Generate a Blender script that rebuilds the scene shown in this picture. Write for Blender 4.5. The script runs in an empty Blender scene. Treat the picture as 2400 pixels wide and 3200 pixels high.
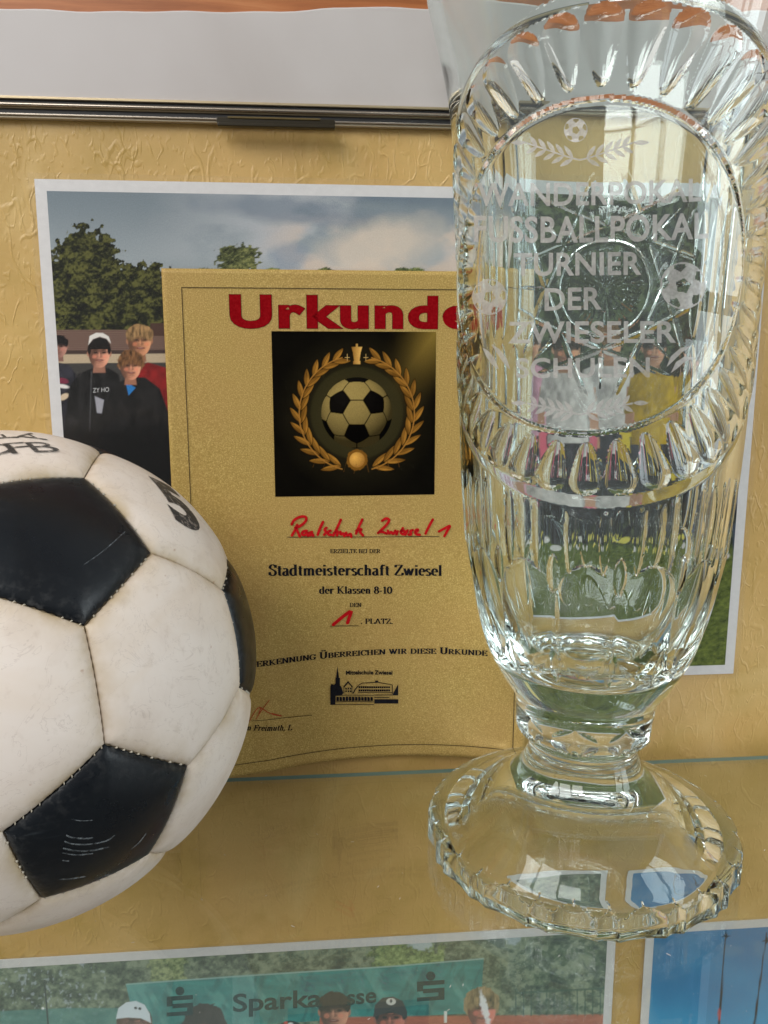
import bpy, bmesh, math, random
import numpy as np
from mathutils import Vector, Matrix

random.seed(7)
rng = np.random.default_rng(7)
C = bpy.data.collections.new("showcase")
bpy.context.scene.collection.children.link(C)
SC = bpy.context.scene

# ------------------------------------------------------------------ camera
FPX = 2550.0                                   # focal length in pixels of the 2400 x 3200 photograph
PITCH, YAW = math.radians(10.1), math.radians(4.9)
CAM = np.array([0.0, -0.486, 0.2485])
fw = np.array([math.sin(YAW)*math.cos(PITCH), math.cos(YAW)*math.cos(PITCH), -math.sin(PITCH)])
rt = np.array([math.cos(YAW), -math.sin(YAW), 0.0]); up = np.cross(rt, fw)
cd = bpy.data.cameras.new("camera"); cam = bpy.data.objects.new("camera", cd); C.objects.link(cam)
cd.sensor_fit = 'HORIZONTAL'; cd.sensor_width = 36; cd.lens = 36*FPX/2400
cd.clip_start = 0.01; cd.clip_end = 50
M = Matrix(((rt[0], up[0], -fw[0], CAM[0]), (rt[1], up[1], -fw[1], CAM[1]), (rt[2], up[2], -fw[2], CAM[2]), (0, 0, 0, 1)))
cam.matrix_world = M
SC.camera = cam

# ------------------------------------------------------------------ light: daylight falling into a room through windows
w = bpy.data.worlds.new("World"); SC.world = w; w.use_nodes = True
bg = w.node_tree.nodes['Background']; bg.inputs[1].default_value = 1.0
# a plain room: pale ceiling and walls above, darker brown floor below
_tc0 = w.node_tree.nodes.new('ShaderNodeTexCoord'); _sx = w.node_tree.nodes.new('ShaderNodeSeparateXYZ'); _rp = w.node_tree.nodes.new('ShaderNodeValToRGB')
_mr = w.node_tree.nodes.new('ShaderNodeMapRange'); _mr.inputs[1].default_value = -1; _mr.inputs[2].default_value = 1
w.node_tree.links.new(_tc0.outputs['Generated'], _sx.inputs[0]); w.node_tree.links.new(_sx.outputs[2], _mr.inputs[0]); w.node_tree.links.new(_mr.outputs[0], _rp.inputs[0])
_rp.color_ramp.elements[0].position = .36; _rp.color_ramp.elements[0].color = (.13, .115, .098, 1)
_rp.color_ramp.elements[1].position = .56; _rp.color_ramp.elements[1].color = (.42, .415, .405, 1)
w.node_tree.links.new(_rp.outputs[0], bg.inputs[0])
def area(name, loc, tgt, sx, sy, power, col=(1, 1, 1)):
    l = bpy.data.lights.new(name, 'AREA'); l.shape = 'RECTANGLE'; l.size = sx; l.size_y = sy
    l.energy = power; l.color = col
    o = bpy.data.objects.new(name, l); C.objects.link(o); o.location = loc
    o.rotation_euler = (Vector(tgt)-Vector(loc)).to_track_quat('-Z', 'Y').to_euler()
    return o
def window_light(cx, cy, cz, ang, w_, h_, nx, ny, power, col):
    # the panes of a window: ang is the heading of the wall's horizontal
    ux, uy = math.cos(ang), math.sin(ang)
    pw, ph = w_/nx, h_/ny
    for i in range(nx):
        for j in range(ny):
            s = (i+.5)*pw-w_/2; t = (j+.5)*ph-h_/2
            p = (cx+ux*s, cy+uy*s, cz+t)
            area("window_pane_light", p, (0.05+ux*s*0.0, -0.05, 0.2), pw*.86, ph*.9, power/(nx*ny), col)
window_light(-2.35, -2.30, 2.55, math.radians(-44), 4.2, 2.2, 3, 2, 160.0, (1, .985, .96))
window_light(1.65, -0.95, 0.55, math.radians(62), 0.9, 1.3, 2, 3, 13.0, (.86, .96, 1))
SC.view_settings.view_transform = 'Standard'; SC.view_settings.look = 'None'
SC.view_settings.gamma = 1; SC.view_settings.exposure = 0
SC.render.engine = 'CYCLES'
SC.cycles.max_bounces = 24; SC.cycles.transmission_bounces = 20; SC.cycles.glossy_bounces = 8
SC.cycles.transparent_max_bounces = 24; SC.cycles.diffuse_bounces = 3
SC.cycles.caustics_reflective = True; SC.cycles.caustics_refractive = True
SC.cycles.blur_glossy = 0.3; SC.cycles.sample_clamp_indirect = 6
SC.cycles.use_denoising = True

# ------------------------------------------------------------------ helpers
def project(P):
    q = np.asarray(P)-CAM; z = q@fw
    return 1200+FPX*(q@rt)/z, 1600-FPX*(q@up)/z
def ray(u, v): return fw+rt*(u-1200)/FPX-up*(v-1600)/FPX
def wallpt(u, v, Y=0.0):
    q = ray(u, v); return CAM+q*(Y-CAM[1])/q[1]
def lin(c):
    c = np.asarray(c, float)/255.0
    return np.where(c <= .04045, c/12.92, ((c+.055)/1.055)**2.4)
def alb(c, ill=.84):                            # display colour -> base colour under this light
    return np.clip(lin(c)/ill, 0, .86)

def mesh_obj(name, verts, faces, mat=None, parent=None, smooth=False):
    me = bpy.data.meshes.new(name)
    verts = np.asarray(verts, float)
    me.from_pydata([tuple(v) for v in verts], [], [tuple(f) for f in faces])
    me.update()
    if smooth: me.polygons.foreach_set('use_smooth', [True]*len(me.polygons))
    o = bpy.data.objects.new(name, me); C.objects.link(o)
    if mat: me.materials.append(mat)
    if parent: o.parent = parent
    return o
def grid_obj(name, P, mat=None, parent=None, smooth=True, closed=False, flip=False, color=None):
    """P: (rows, cols, 3) grid to one mesh, quickly."""
    R_, K_ = P.shape[:2]
    idx = np.arange(R_*K_).reshape(R_, K_)
    if closed:
        a = idx[:-1, :]; b = np.roll(idx, -1, 1)[:-1, :]; c = np.roll(idx, -1, 1)[1:, :]; d = idx[1:, :]
    else:
        a = idx[:-1, :-1]; b = idx[:-1, 1:]; c = idx[1:, 1:]; d = idx[1:, :-1]
    q = np.stack([a, b, c, d], -1).reshape(-1, 4)
    if flip: q = q[:, ::-1]
    me = bpy.data.meshes.new(name)
    me.vertices.add(R_*K_); me.vertices.foreach_set('co', P.reshape(-1).astype(np.float32))
    n = len(q)
    me.loops.add(n*4); me.loops.foreach_set('vertex_index', q.reshape(-1).astype(np.int32))
    me.polygons.add(n); me.polygons.foreach_set('loop_start', np.arange(0, n*4, 4, dtype=np.int32))
    me.polygons.foreach_set('loop_total', np.full(n, 4, dtype=np.int32))
    me.polygons.foreach_set('use_smooth', np.full(n, smooth))
    me.update(calc_edges=True); me.validate()
    if color is not None:
        at = me.color_attributes.new('paint', 'FLOAT_COLOR', 'POINT')
        col = np.ones((R_*K_, 4), np.float32); col[:, :3] = color.reshape(-1, 3)
        at.data.foreach_set('color', col.reshape(-1))
    o = bpy.data.objects.new(name, me); C.objects.link(o)
    if mat: me.materials.append(mat)
    if parent: o.parent = parent
    return o
def box(name, lo, hi, mat, parent=None, bevel=0):
    bm = bmesh.new(); bmesh.ops.create_cube(bm, size=1)
    for v in bm.verts:
        v.co = Vector([lo[i]+(v.co[i]+.5)*(hi[i]-lo[i]) for i in range(3)])
    if bevel: bmesh.ops.bevel(bm, geom=bm.edges[:], offset=bevel, segments=2, affect='EDGES', profile=.6)
    me = bpy.data.meshes.new(name); bm.to_mesh(me); bm.free(); me.materials.append(mat)
    o = bpy.data.objects.new(name, me); C.objects.link(o)
    if parent: o.parent = parent
    return o
def tag(o, label=None, cat=None, group=None, kind=None):
    if label: o['label'] = label
    if cat: o['category'] = cat
    if group: o['group'] = group
    if kind: o['kind'] = kind
    return o
def thing(name, loc, label, cat):
    o = bpy.data.objects.new(name, None); C.objects.link(o); o.location = loc
    o.empty_display_size = .02
    return tag(o, label, cat)
def adopt(root, kids):
    bpy.context.view_layer.update()
    for k in kids:
        k.parent = root; k.matrix_parent_inverse = Matrix.Translation(root.location).inverted()

# ------------------------------------------------------------------ materials
class NT:
    def __init__(s, name):
        s.m = bpy.data.materials.new(name); s.m.use_nodes = True
        s.t = s.m.node_tree; s.n = s.t.nodes; s.l = s.t.links
        s.b = s.n['Principled BSDF']; s.out = s.n['Material Output']
    def add(s, typ, **kw):
        nd = s.n.new(typ)
        for k, v in kw.items():
            if k.startswith('i_'): nd.inputs[k[2:].replace('_', ' ')].default_value = v
            else: setattr(nd, k, v)
        return nd
    def link(s, a, b): s.l.new(a, b)
    def noise(s, scale, detail=4, rough=.5, dist=0, vec=None):
        nd = s.add('ShaderNodeTexNoise'); nd.inputs['Scale'].default_value = scale
        nd.inputs['Detail'].default_value = detail; nd.inputs['Roughness'].default_value = rough
        nd.inputs['Distortion'].default_value = dist
        if vec is not None: s.link(vec, nd.inputs['Vector'])
        return nd.outputs['Fac']
    def coord(s, scale=(1, 1, 1), rot=(0, 0, 0)):
        tc = s.add('ShaderNodeTexCoord'); mp = s.add('ShaderNodeMapping')
        mp.inputs['Scale'].default_value = scale; mp.inputs['Rotation'].default_value = rot
        s.link(tc.outputs['Object'], mp.inputs['Vector']); return mp.outputs['Vector']
    def ramp(s, fac, stops):
        r = s.add('ShaderNodeValToRGB'); e = r.color_ramp.elements
        while len(e) < len(stops): e.new(.5)
        for k, (p, c) in enumerate(stops):
            e[k].position = p; e[k].color = (c if hasattr(c, '__len__') else (c, c, c))[:3]+(1,) if not isinstance(c, np.ndarray) else tuple(c)+(1,)
        s.link(fac, r.inputs['Fac']); return r.outputs['Color']
    def mix(s, f, a, b, mode='MIX'):
        m = s.add('ShaderNodeMix', data_type='RGBA', blend_type=mode)
        for src, sock in ((f, m.inputs[0]), (a, m.inputs[6]), (b, m.inputs[7])):
            if isinstance(src, (int, float)): sock.default_value = src
            elif isinstance(src, (tuple, list, np.ndarray)): sock.default_value = tuple(src)[:3]+(1,)
            else: s.link(src, sock)
        return m.outputs[2]
    def math(s, op, a, b=0.0, clamp=False):
        m = s.add('ShaderNodeMath', operation=op, use_clamp=clamp)
        for k, src in enumerate((a, b)):
            if isinstance(src, (int, float)): m.inputs[k].default_value = src
            else: s.link(src, m.inputs[k])
        return m.outputs[0]
    def bump(s, h, strength=.5, dist=.001, normal=None):
        b = s.add('ShaderNodeBump'); b.inputs['Strength'].default_value = strength
        b.inputs['Distance'].default_value = dist; s.link(h, b.inputs['Height'])
        if normal is not None: s.link(normal, b.inputs['Normal'])
        return b.outputs['Normal']
    def set(s, **kw):
        for k, v in kw.items():
            k = {'color': 'Base Color', 'rough': 'Roughness', 'metal': 'Metallic', 'normal': 'Normal',
                 'spec': 'Specular IOR Level', 'coat': 'Coat Weight', 'coatr': 'Coat Roughness', 'alpha': 'Alpha'}[k]
            sock = s.b.inputs[k]
            if isinstance(v, (int, float)): sock.default_value = v
            elif isinstance(v, (tuple, list, np.ndarray)): sock.default_value = tuple(v)[:3]+(1,)
            else: s.link(v, sock)
        return s.m

def plain(name, c, rough=.5, metal=0.0, spec=.5):
    n = NT(name); nz = n.noise(90, 3)
    col = n.mix(nz, tuple(np.array(c)*.9), tuple(np.clip(np.array(c)*1.08, 0, 1)))
    return n.set(color=col, rough=rough, metal=metal, spec=spec)

def mat_wallpaper():
    n = NT("embossed wallpaper"); v = n.coord()
    big = n.noise(7, 3, .5, 0, v)
    # raised ridges of the embossed paper: thin level sets of stretched, gently warped noise, here and there
    h = None
    for sc, sx, rot, off, lo, wd, sd in ((62, .40, 12, .50, .51, 40.0, 3), (84, .42, -20, .47, .50, 36.0, 9), (110, .5, 34, .52, .52, 30.0, 15)):
        vv = n.coord((1.0, 1, sx), (0, math.radians(rot), 0)); a = n.noise(sc, 1.6, .4, .25, vv)
        r = n.math('ABSOLUTE', n.math('SUBTRACT', a, off)); r = n.math('SUBTRACT', 1.0, n.math('MULTIPLY', r, wd), True)
        r = n.math('SMOOTH_MIN', r, .75)
        mk = n.ramp(n.noise(sc*.62, 1.5, .5, 0, n.coord((1, 1, .7), (0, math.radians(rot+60), 0))), [(lo, 0.0), (lo+.08, 1.0)])
        r = n.math('MULTIPLY', r, mk); h = r if h is None else n.math('ADD', h, r)
    pips = n.ramp(n.noise(330, 1.5, .5, .3, n.coord((1, 1, .5))), [(.58, 0.0), (.68, 1.0)])
    h = n.math('ADD', h, n.math('MULTIPLY', pips, .42)); h = n.math('ADD', h, n.math('MULTIPLY', n.noise(150, 3, .5, 0, v), .45))
    nb = n.bump(h, .5, .0006)
    col = n.ramp(big, [(.3, alb((166, 135, 76))), (.55, alb((187, 154, 92))), (.75, alb((196, 164, 110)))])
    col = n.mix(n.ramp(n.noise(2.6, 4, .6, .8, v), [(.40, 0.0), (.62, .45)]), col, alb((190, 146, 92)))
    col = n.mix(n.ramp(n.noise(24, 5, .65, .6, v), [(.45, 0.0), (.68, .5)]), col, alb((158, 130, 62)))
    col = n.mix(n.ramp(n.noise(11, 3, .6, 1.2, v), [(.56, 0.0), (.72, .35)]), col, alb((208, 182, 128)))
    fine = n.noise(900, 2, .6, 0, v)
    col = n.mix(n.math('MULTIPLY', n.ramp(fine, [(.35, 0.0), (.7, 1.0)]), .3), col, alb((172, 146, 86)))
    return n.set(color=col, rough=.42, normal=nb, spec=.45)

def mat_paint(rough=.5, spec=.02, bumpy=0):
    n = NT("printed picture"); a = n.add('ShaderNodeVertexColor', layer_name='paint')
    v = n.coord(); g = n.noise(1500, 2, .7, 0, v)
    col = n.mix(.16, a.outputs['Color'], n.ramp(g, [(.3, (.25,)*3), (.7, (.95,)*3)]), 'OVERLAY')
    return n.set(color=col, rough=rough, spec=spec)
def mat_gold_paper():
    n = NT("gold speckled paper"); v = n.coord()
    f = n.noise(1300, 3, .75, 0, v); m = n.noise(260, 3, .6, 0, v); b = n.noise(14, 4, .55, 0, v)
    col = n.ramp(f, [(.3, alb((132, 109, 54))), (.5, alb((163, 137, 76))), (.7, alb((206, 182, 118)))])
    col = n.mix(n.math('MULTIPLY', m, .45), col, alb((156, 128, 64)))
    col = n.mix(n.ramp(b, [(.4, 0.0), (.85, .5)]), col, alb((168, 130, 80)))
    nb = n.bump(f, .25, .0002)
    return n.set(color=col, rough=.45, metal=.05, spec=.3, normal=nb)
def mat_glass(name, tint=(.97, .995, .99), ior=1.53, absorb=None, bump=0):
    n = NT(name); n.n.remove(n.b)
    g = n.add('ShaderNodeBsdfGlass'); g.inputs['Color'].default_value = tint+(1,)
    g.inputs['Roughness'].default_value = 0.0; g.inputs['IOR'].default_value = ior
    if bump:
        v = n.coord(); n.link(n.bump(n.noise(22, 2, .4, .3, v), .12, bump), g.inputs['Normal'])
    n.link(g.outputs[0], n.out.inputs['Surface'])
    if absorb:
        a = n.add('ShaderNodeVolumeAbsorption'); a.inputs['Color'].default_value = absorb[0]+(1,)
        a.inputs['Density'].default_value = absorb[1]; n.link(a.outputs[0], n.out.inputs['Volume'])
    return n.m
def facing_fresnel(n, ior):
    """the same reflectance on both sides of a thin sheet"""
    g = n.add('ShaderNodeNewGeometry'); m = n.math('ADD', ior, n.math('MULTIPLY', g.outputs['Backfacing'], 1/ior-ior))
    f = n.add('ShaderNodeFresnel'); n.link(m, f.inputs['IOR']); return f
def mat_film(name="laminate film", strength=1.0, haze=.02):
    n = NT(name); n.n.remove(n.b); v = n.coord()
    t = n.add('ShaderNodeBsdfTransparent'); g = n.add('ShaderNodeBsdfGlossy'); g.inputs['Roughness'].default_value = .12
    g.inputs['Color'].default_value = (.5, .5, .5, 1)
    nb = n.bump(n.noise(9, 3, .5, .4, v), .25, .004); n.link(nb, g.inputs['Normal'])
    fr = facing_fresnel(n, 1.42)
    mx = n.add('ShaderNodeMixShader'); n.link(fr.outputs[0], mx.inputs[0]); n.link(t.outputs[0], mx.inputs[1]); n.link(g.outputs[0], mx.inputs[2])
    df = n.add('ShaderNodeBsdfDiffuse'); df.inputs['Color'].default_value = (.8, .8, .78, 1)
    m2 = n.add('ShaderNodeMixShader'); m2.inputs[0].default_value = haze
    n.link(mx.outputs[0], m2.inputs[1]); n.link(df.outputs[0], m2.inputs[2]); n.link(m2.outputs[0], n.out.inputs['Surface'])
    return n.m
def mat_engrave():
    n = NT("frosted engraving"); n.n.remove(n.b); v = n.coord()
    t = n.add('ShaderNodeBsdfTransparent')
    d = n.add('ShaderNodeBsdfDiffuse'); d.inputs['Color'].default_value = (.60, .58, .555, 1)
    tr = n.add('ShaderNodeBsdfTranslucent'); tr.inputs['Color'].default_value = (.60, .58, .55, 1)
    g = n.add('ShaderNodeBsdfGlossy'); g.inputs['Roughness'].default_value = .25; g.inputs['Color'].default_value = (.9, .9, .9, 1); n.link(n.bump(n.noise(260, 3, .6, .3, v), .6, .0006), g.inputs['Normal'])
    a = n.add('ShaderNodeMixShader'); a.inputs[0].default_value = .35; n.link(d.outputs[0], a.inputs[1]); n.link(tr.outputs[0], a.inputs[2])
    b = n.add('ShaderNodeMixShader'); b.inputs[0].default_value = .12; n.link(a.outputs[0], b.inputs[1]); n.link(g.outputs[0], b.inputs[2])
    m = n.add('ShaderNodeMixShader')
    f = n.math('MULTIPLY', n.ramp(n.noise(900, 2, .6, 0, v), [(.3, .7), (.7, .95)]), n.ramp(n.noise(90, 3, .6, 0, v), [(.35, .68), (.65, .98)])); n.link(f, m.inputs[0])
    n.link(t.outputs[0], m.inputs[1]); n.link(b.outputs[0], m.inputs[2]); n.link(m.outputs[0], n.out.inputs['Surface'])
    return n.m
def mat_leather(name, white):
    n = NT(name); v = n.coord(); a = n.add('ShaderNodeAttribute', attribute_name='seam'); s = a.outputs['Fac']
    grain = n.noise(420, 4, .6, 0, v); blot = n.noise(24, 5, .6, .5, v); fine = n.noise(120, 4, .65, 0, v)
    wr = n.noise(300, 2, .5, 1.0, v)
    if white:
        col = n.ramp(blot, [(.3, (.64, .55, .48)), (.5, (.74, .66, .595)), (.75, (.78, .71, .655))])
        col = n.mix(n.ramp(n.noise(13, 4, .65, .8, v), [(.52, 0.0), (.72, .4)]), n.mix(n.ramp(fine, [(.58, 0.0), (.8, .42)]), col, (.42, .33, .26)), (.66, .52, .38))
        sm = n.math('MULTIPLY', s, n.ramp(n.noise(70, 3, .6, 0, v), [(.35, .2), (.65, .95)]))
        col = n.mix(sm, col, (.46, .35, .20))
        crack = n.ramp(n.noise(55, 4, .6, 2.0, v), [(.487, 0.0), (.497, .3), (.507, 0.0)])
        col = n.mix(crack, col, (.38, .30, .26))
        # scattered rust spots
        col = n.mix(n.ramp(n.noise(210, 2, .5, 0, v), [(.74, 0.0), (.8, .7)]), col, (.38, .2, .12))
        rough = .46
    else:
        col = n.ramp(blot, [(.3, (.004, .0055, .008)), (.7, (.007, .010, .014))])
        v2 = n.coord((1, 1, 14), (.5, .35, .0)); scr = n.ramp(n.noise(34, 3, .5, .2, v2), [(.645, 0.0), (.72, .34)])
        scm = n.ramp(n.noise(26, 2, .5, 0, v), [(.54, 0.0), (.66, 1.0)])
        col = n.mix(n.math('MULTIPLY', scr, scm), col, (.16, .19, .21))
        sp = n.math('MULTIPLY', s, n.ramp(n.noise(260, 3, .6, 0, v), [(.5, 0.0), (.7, .45)]))
        col = n.mix(sp, col, (.10, .10, .10))
        rough = .31
    h = n.math('ADD', n.math('MULTIPLY', grain, .35), n.math('MULTIPLY', n.math('MULTIPLY', wr, s), 1.6))
    nb = n.bump(h, .22, .0006)
    rg = n.ramp(n.noise(60, 4, .6, 0, v), [(.3, (rough-.08,)*3), (.7, (rough+.12,)*3)])
    return n.set(color=col, rough=rg, normal=nb, spec=.38 if white else .28)
def mat_wood():
    n = NT("orange lacquered wood"); v = n.coord((.25, 1, 3.0))
    g = n.noise(60, 5, .6, .6, v)
    col = n.ramp(g, [(.3, alb((136, 76, 34))), (.55, alb((160, 96, 50))), (.8, alb((174, 114, 68)))])
    return n.set(color=col, rough=.4, spec=.4)
def mat_white():
    n = NT("grey white paper lining"); v = n.coord()
    col = n.ramp(n.noise(4, 4, .55, .3, v), [(.3, alb((166, 160, 157))), (.7, alb((186, 182, 181)))])
    col = n.mix(n.ramp(n.noise(48, 2, .4, 0, v), [(.80, 0.0), (.83, .5)]), col, (.3, .24, .2))
    return n.set(color=col, rough=.7, spec=.2)
def mat_ink(name, c, rough=.45):
    n = NT(name); v = n.coord()
    f = n.ramp(n.noise(700, 3, .7, 0, v), [(.35, tuple(np.array(c)*.85)), (.75, tuple(np.array(c)*1.2+.004))])
    return n.set(color=f, rough=rough, spec=.03)
def mat_worn_ink():
    n = NT("worn black print"); v = n.coord(); n.set(color=(.035, .035, .038), rough=.5)
    t = n.add('ShaderNodeBsdfTransparent'); m = n.add('ShaderNodeMixShader')
    f = n.ramp(n.noise(330, 5, .75, .4, v), [(.36, .25), (.52, .93)])
    n.link(f, m.inputs[0]); n.link(t.outputs[0], m.inputs[1]); n.link(n.b.outputs[0], m.inputs[2])
    n.link(m.outputs[0], n.out.inputs['Surface']); return n.m

WALLP = mat_wallpaper(); PAINT = mat_paint(); GOLD = mat_gold_paper()
PAPER = plain("white photo paper", (.70, .69, .69), .5)
FILM = mat_film(); ENGR = mat_engrave()
CRYSTAL = mat_glass("cut crystal")

def mat_pane():
    """float glass face: clear, faintly green, mirror reflection that grows towards grazing view"""
    n = NT("float glass"); n.n.remove(n.b)
    t = n.add('ShaderNodeBsdfTransparent'); t.inputs['Color'].default_value = (.972, .992, .982, 1)
    g = n.add('ShaderNodeBsdfGlossy'); g.inputs['Roughness'].default_value = .0; g.inputs['Color'].default_value = (1, 1, 1, 1)
    fr = facing_fresnel(n, 1.5)
    mx = n.add('ShaderNodeMixShader'); n.link(fr.outputs[0], mx.inputs[0]); n.link(t.outputs[0], mx.inputs[1]); n.link(g.outputs[0], mx.inputs[2])
    n.link(mx.outputs[0], n.out.inputs['Surface']); return n.m
def mat_pane_edge():
    n = NT("green glass edge"); return n.set(color=n.mix(n.noise(40, 3), (.10, .19, .165), (.17, .28, .25)), rough=.15, spec=.6)
SHELFG = mat_pane()
INK = mat_ink("black ink", (.012, .012, .016)); RED = mat_ink("red marker", (.50, .008, .012)); DKRED = mat_ink("dark red print", (.25, .001, .004))

# ------------------------------------------------------------------ lettering
_tc = {}
def text2d(s, offset=0.0, shear=0.0, spacing=1.0, res=5):
    key = (s, offset, shear, spacing, res)
    if key in _tc: return _tc[key]
    cu = bpy.data.curves.new("t", 'FONT'); cu.body = s; cu.size = 1; cu.offset = offset; cu.shear = shear
    cu.space_character = spacing; cu.resolution_u = res; cu.fill_mode = 'FRONT'
    o = bpy.data.objects.new("t", cu); SC.collection.objects.link(o)
    dg = bpy.context.evaluated_depsgraph_get(); me = o.evaluated_get(dg).to_mesh()
    v = np.array([x.co[:2] for x in me.vertices]); f = [tuple(p.vertices) for p in me.polygons]
    o.evaluated_get(dg).to_mesh_clear(); bpy.data.objects.remove(o); bpy.data.curves.remove(cu)
    _tc[key] = (v, f); return v, f
def fit(v, x0, x1, z0, z1, ref=None):
    a = (v if ref is None else ref); lo = a.min(0); hi = a.max(0)
    return np.c_[x0+(v[:, 0]-lo[0])/(hi[0]-lo[0])*(x1-x0), z0+(v[:, 1]-lo[1])/(hi[1]-lo[1])*(z1-z0)]
def text_fit(s, x0, x1, zb, zt, offset=0.0, shear=0.0, spacing=1.0):
    """zb..zt are base line and cap height"""
    v, f = text2d(s, offset, shear, spacing); cv, _ = text2d("H", offset)
    x = x0+(v[:, 0]-v[:, 0].min())/(v[:, 0].max()-v[:, 0].min())*(x1-x0)
    z = zb+(v[:, 1]-cv[:, 1].min())/(cv[:, 1].max()-cv[:, 1].min())*(zt-zb)
    return np.c_[x, z], f
def tri_sub(v2, faces, maxlen):
    """triangulate and subdivide a flat 2-D mesh so that it can follow a curved surface"""
    bm = bmesh.new(); vs = [bm.verts.new((a, b, 0)) for a, b in v2]
    for f in faces:
        try: bm.faces.new([vs[i] for i in f])
        except ValueError: pass
    bmesh.ops.triangulate(bm, faces=bm.faces[:])
    for _ in range(5):
        long_ = [e for e in bm.edges if e.calc_length() > maxlen]
        if not long_: break
        bmesh.ops.subdivide_edges(bm, edges=long_, cuts=1); bmesh.ops.triangulate(bm, faces=bm.faces[:])
    bm.verts.ensure_lookup_table(); bm.verts.index_update()
    out = np.array([v.co[:2] for v in bm.verts]); fo = [tuple(v.index for v in f.verts) for f in bm.faces]
    bm.free(); return out, fo

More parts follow.
